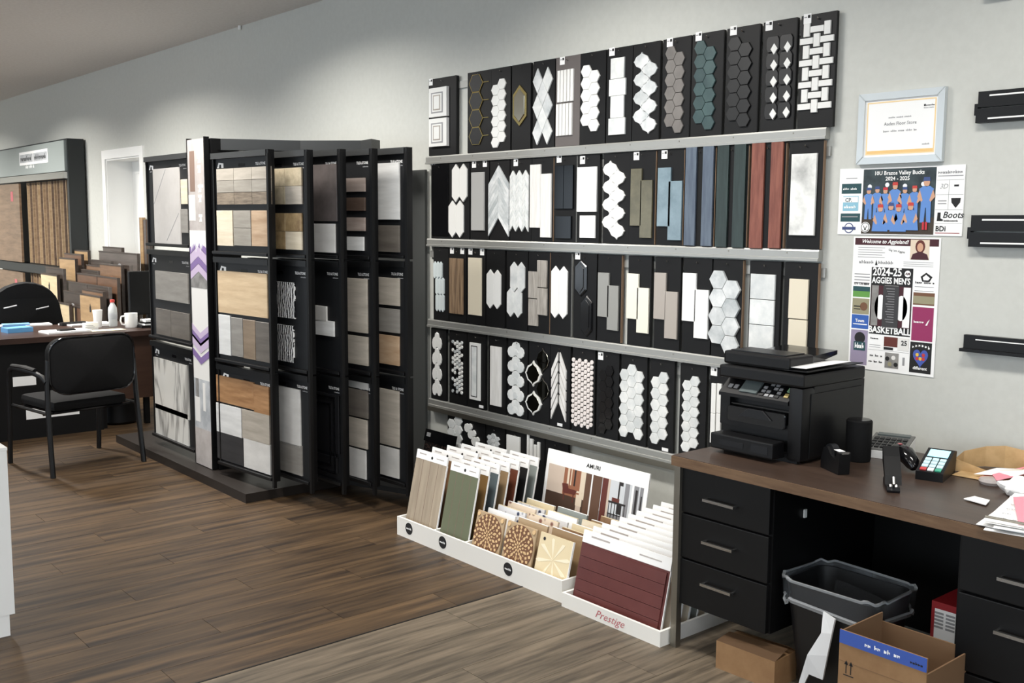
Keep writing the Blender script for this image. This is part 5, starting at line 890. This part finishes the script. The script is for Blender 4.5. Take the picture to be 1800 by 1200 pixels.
def flat(nm,label,cat,px,py,w,d,h,m,rz=0,parts=()):
    q=dpos(px,py); o=thing(nm,label,cat,(q.x,q.y,DT),math.radians(rz)); B('sheet' if h<.01 else 'body',m,o,-d/2,-w/2,0,d/2,w/2,h)
    for a in parts: B(*a[:2],o,*a[2:])
    return o
mat('folder_blue',(96,156,206),.5); mat('folder_blue2',(120,170,220),.5)
o=flat('blue_folder','light blue folder lying at the front of the far desk','folder',30,583,.19,.13,.035,'folder_blue',8); flat('blue_document','thin blue document behind the light blue folder','document',28,573,.2,.1,.02,'folder_blue2',-10)
flat('paper_stack','white paper stack under the black phone on the far desk','paper',115,583,.33,.2,.012,'paper',5,(('phone','black_plastic',-.02,-.06,.0122,.05,.06,.024),)); flat('paper_stack','long white papers beside the blue document','paper',66,571,.2,.14,.01,'paper',-6); flat('paper_stack','scattered white papers behind the card holder','paper',138,570,.24,.2,.01,'paper',14); flat('paper_stack','white papers left of the paper cup','paper',172,571,.16,.2,.02,'paper',-12); flat('paper_stack','white paper at the left edge of the far desk','paper',8,573,.2,.12,.008,'paper',0)
flat('notepad','pale yellow notepad under the water bottle','notepad',188,580,.26,.12,.002,G('note_yellow',(226,220,190),.7),0); o=flat('card_holder','white business card holder with printed card on the far desk','card holder',159,579,.115,.02,.055,'white',0,(('print_line','print_grey',.0101,-.04,.03,.0106,.02,.034),('print_line','print_grey',.0101,-.04,.02,.0106,.03,.023)))
flat('pen_case','long black case lying behind the papers','case',128,571,.2,.05,.025,'black_plastic',10)
# ---------------------------------------------------------------- hardwood display at the far left
ZL=Zoom(0,200,3.529); XS=-11.62; yb_=-.02; yf_=on_x(126,440,XS).y
hr = thing('hardwood_plank_display','tall black display with grey header and hanging wood planks','display stand',(XS,0,0)); LW=3.4
hz0=on_x(122,310,XS).z; hz1=on_x(121,243,XS).z; mat('header_grey',(150,158,156),.45); mat('header_dark',(40,44,45),.5)
B('side_panel','header_dark',hr,-.06,yf_,0,0,yb_,hz1); B('back_panel','header_dark',hr,-LW,yb_-.03,0,-.06,yb_,hz1); B('top_panel','header_dark',hr,-LW,yf_,hz1-.04,-.06,yb_-.03,hz1)
B('header_panel','header_grey',hr,-LW,yf_-.03,hz0+.06,-.02,yf_,hz1-.02); B('header_rail','chrome',hr,-LW,yf_-.05,hz0-.02,-.02,yf_,hz0+.05)
ff=Frame((XS,yf_-.03,0)); s0,z0,s1,z1=ZL.rect(ff,122,228,298,312); B('sign_frame','paper',hr,s0,yf_-.034,z0,s1,yf_-.0302,z1); s0+=.03; s1-=.03; mid=(s0+s1)/2; B('sign_panel','pr_cool',hr,s0,yf_-.037,z0+.03,mid-.02,yf_-.034,z1-.03); B('sign_panel','pr_cool',hr,mid+.02,yf_-.037,z0+.03,s1,yf_-.034,z1-.03); scrib(hr,s0+.03,(z0+z1)/2-.03,mid-s0-.09,.06,'header_dark',yf_-.037,words=1); scrib(hr,mid+.05,(z0+z1)/2-.03,s1-mid-.08,.06,'header_dark',yf_-.037,words=1); scrib(hr,s0+.2,hz0+.13,.34,.045,'paper',yf_-.03)
B('middle_shelf','header_dark',hr,-LW,yf_-.02,.98,-.06,yb_-.03,1.08); B('base_shelf','header_dark',hr,-LW,yf_-.02,0,-.06,yb_-.03,.1)
wood('hp1',(128,104,78),(164,138,108)); wood('hp2',(110,90,72),(140,116,94)); wood('hp3',(156,130,98),(188,162,128)); wood('hp4',(92,74,60),(118,98,82))
for tier,(za,zb) in enumerate(((1.09,hz0-.03),(.3,.97))):
    for i in range(15):
        x=XS-.16-i*.105; h=zb-za
        o=thing('hanging_plank','brown wood plank sample hanging edge on in the far display, %s tier' % ('upper','lower')[tier],'wood plank',(x,yf_+.02,za+.004),math.radians(-12),group='hanging wood planks'); B('plank',('hp1','hp2','hp3','hp4')[(i*7+tier) % 4],o,-.017,0,0,.017,.32,h-.006); B('front_edge',('hp3','hp1')[i%2],o,-.0172,-.004,.0,.0172,0,h-.006)
    x=XS-2.0
    o=thing('front_wood_board','broad brown wood board facing out in the far display, %s tier' % ('upper','lower')[tier],'wood board',(XS-1.78,yf_-.02,za+.002)); B('board','hp2',o,-1.2,-.015,0,0,.01,zb-za-.008); B('corner_label','script_red',o,-.36,-.0165,zb-za-.22,-.26,-.015,zb-za-.1)
# stepped bins of wood sample boards in front of the door
ZS=Zoom(0,420,6.43)
wood('sb_tan',(150,122,88),(176,146,108)); wood('sb_cream',(196,176,140),(212,194,158)); wood('sb_brown',(88,64,48),(108,80,62)); wood('sb_dk',(56,48,44),(70,60,54)); wood('sb_grey',(84,78,74),(100,92,88)); wood('sb_mid',(104,78,58),(126,98,76))
bins = [ # X0, X1, Ytop, y, material, wording
 (1165,1375,90,-.10,'sb_grey','grey brown board highest at the back by the door'),(1120,1550,148,-.18,'sb_grey','broad grey brown board standing before the white door'),(820,995,125,-.16,'sb_tan','orange tan board at the back left of the bins'),(730,920,165,-.26,'sb_brown','brown board behind the plain tan board'),(672,850,215,-.36,'sb_tan','plain light tan board in the left bin'),
 (1030,1250,240,-.26,'sb_dk','dark board behind the red brown labelled board'),(1130,1370,285,-.40,'sb_mid','red brown board with an orange logo in the right bin'),(1375,1470,292,-.34,'sb_dk','narrow dark board at the right end of the bins'),(920,1110,350,-.36,'sb_dk','dark board peeking out in the middle bin'),(980,1135,295,-.31,'sb_mid','brown board peeking out beside the red brown board'),
 (875,1095,395,-.48,'sb_brown','brown labelled board left in the middle bin'),(1100,1325,425,-.48,'sb_brown','brown labelled board right in the middle bin'),(520,715,325,-.50,'sb_dk','dark framed board behind the cream board with emblem'),(465,645,395,-.56,'sb_cream','cream board with dark emblem in the left bin'),(775,980,490,-.56,'sb_dk','dark labelled board in the lower middle bin'),
 (985,1230,525,-.56,'sb_dk','dark board left of the bottle'),(930,1165,578,-.64,'sb_mid','brown board just behind the tan emblem board'),(720,905,595,-.66,'sb_dk','dark board with round logo in the front bin'),(905,1135,630,-.72,'sb_tan','tan board with dark emblem in the front bin'),(615,785,720,-.74,'sb_cream','pale cream board at the front, right of the office chair'),(800,850,755,-.70,'sb_cream','thin cream board beside the pale front board'),(870,915,765,-.69,'sb_brown','thin brown board beside the pale front board')]
for X0,X1,Y0,y,m,ds in bins:
    y=y*.9-.02; f_=Frame((0,y,0)); s0=f_.hit(*ZS(X0,Y0+60))[0]; s1=f_.hit(*ZS(X1,Y0+60))[0]; zt=f_.hit(*ZS((X0+X1)/2,Y0))[1]
    o=thing('wood_sample_board',ds,'wood board',(s0,y,.0),group='wood sample boards in the far bins'); w=s1-s0; B('board',m,o,0,0,.0,w,.02,zt-.012); B('frame_top','sb_dk',o,0,-.004,zt-.012,w,.024,zt); B('frame_side','sb_dk' if m!='sb_dk' else 'sb_grey',o,w,-.004,0,w+.012,.024,zt)
    if 'emblem' in ds: MB().prism([(w*.5-.02,zt-.16),(w*.5+.02,zt-.16),(w*.5+.022,zt-.12),(w*.5,zt-.08),(w*.5-.022,zt-.12)],0,-.001).build('emblem','print_black',o)
    elif w>.18 and ('label' in ds or 'logo' in ds or 'broad' in ds): MB().prism(circle(w*.55,zt-.14,.05,16,.03),0,-.001).build('logo','print_grey' if 'orange' not in ds else 'ph_orange',o)
f_=Frame((0,-.03,0))
for i,(X0,X1,Y0,m) in enumerate(((250,255.5,382,'sb_tan'),(256.5,261,386,'sb_grey'),(262,267,386,'sb_dk'))):
    a=f_.hit(X0,430)[0]; b=f_.hit(X1,430)[0]; zt=f_.hit(X0,Y0)[1]
    o=thing('leaning_plank',('tan','grey','dark')[i]+' long floor plank standing upright right of the white door','wood plank',(a,-.05,0),group='long planks by the door'); B('plank',m,o,0,0,0,b-a-.004,.03,zt); B('plank_edge','sb_mid',o,0,-.002,0,.006,0,zt)
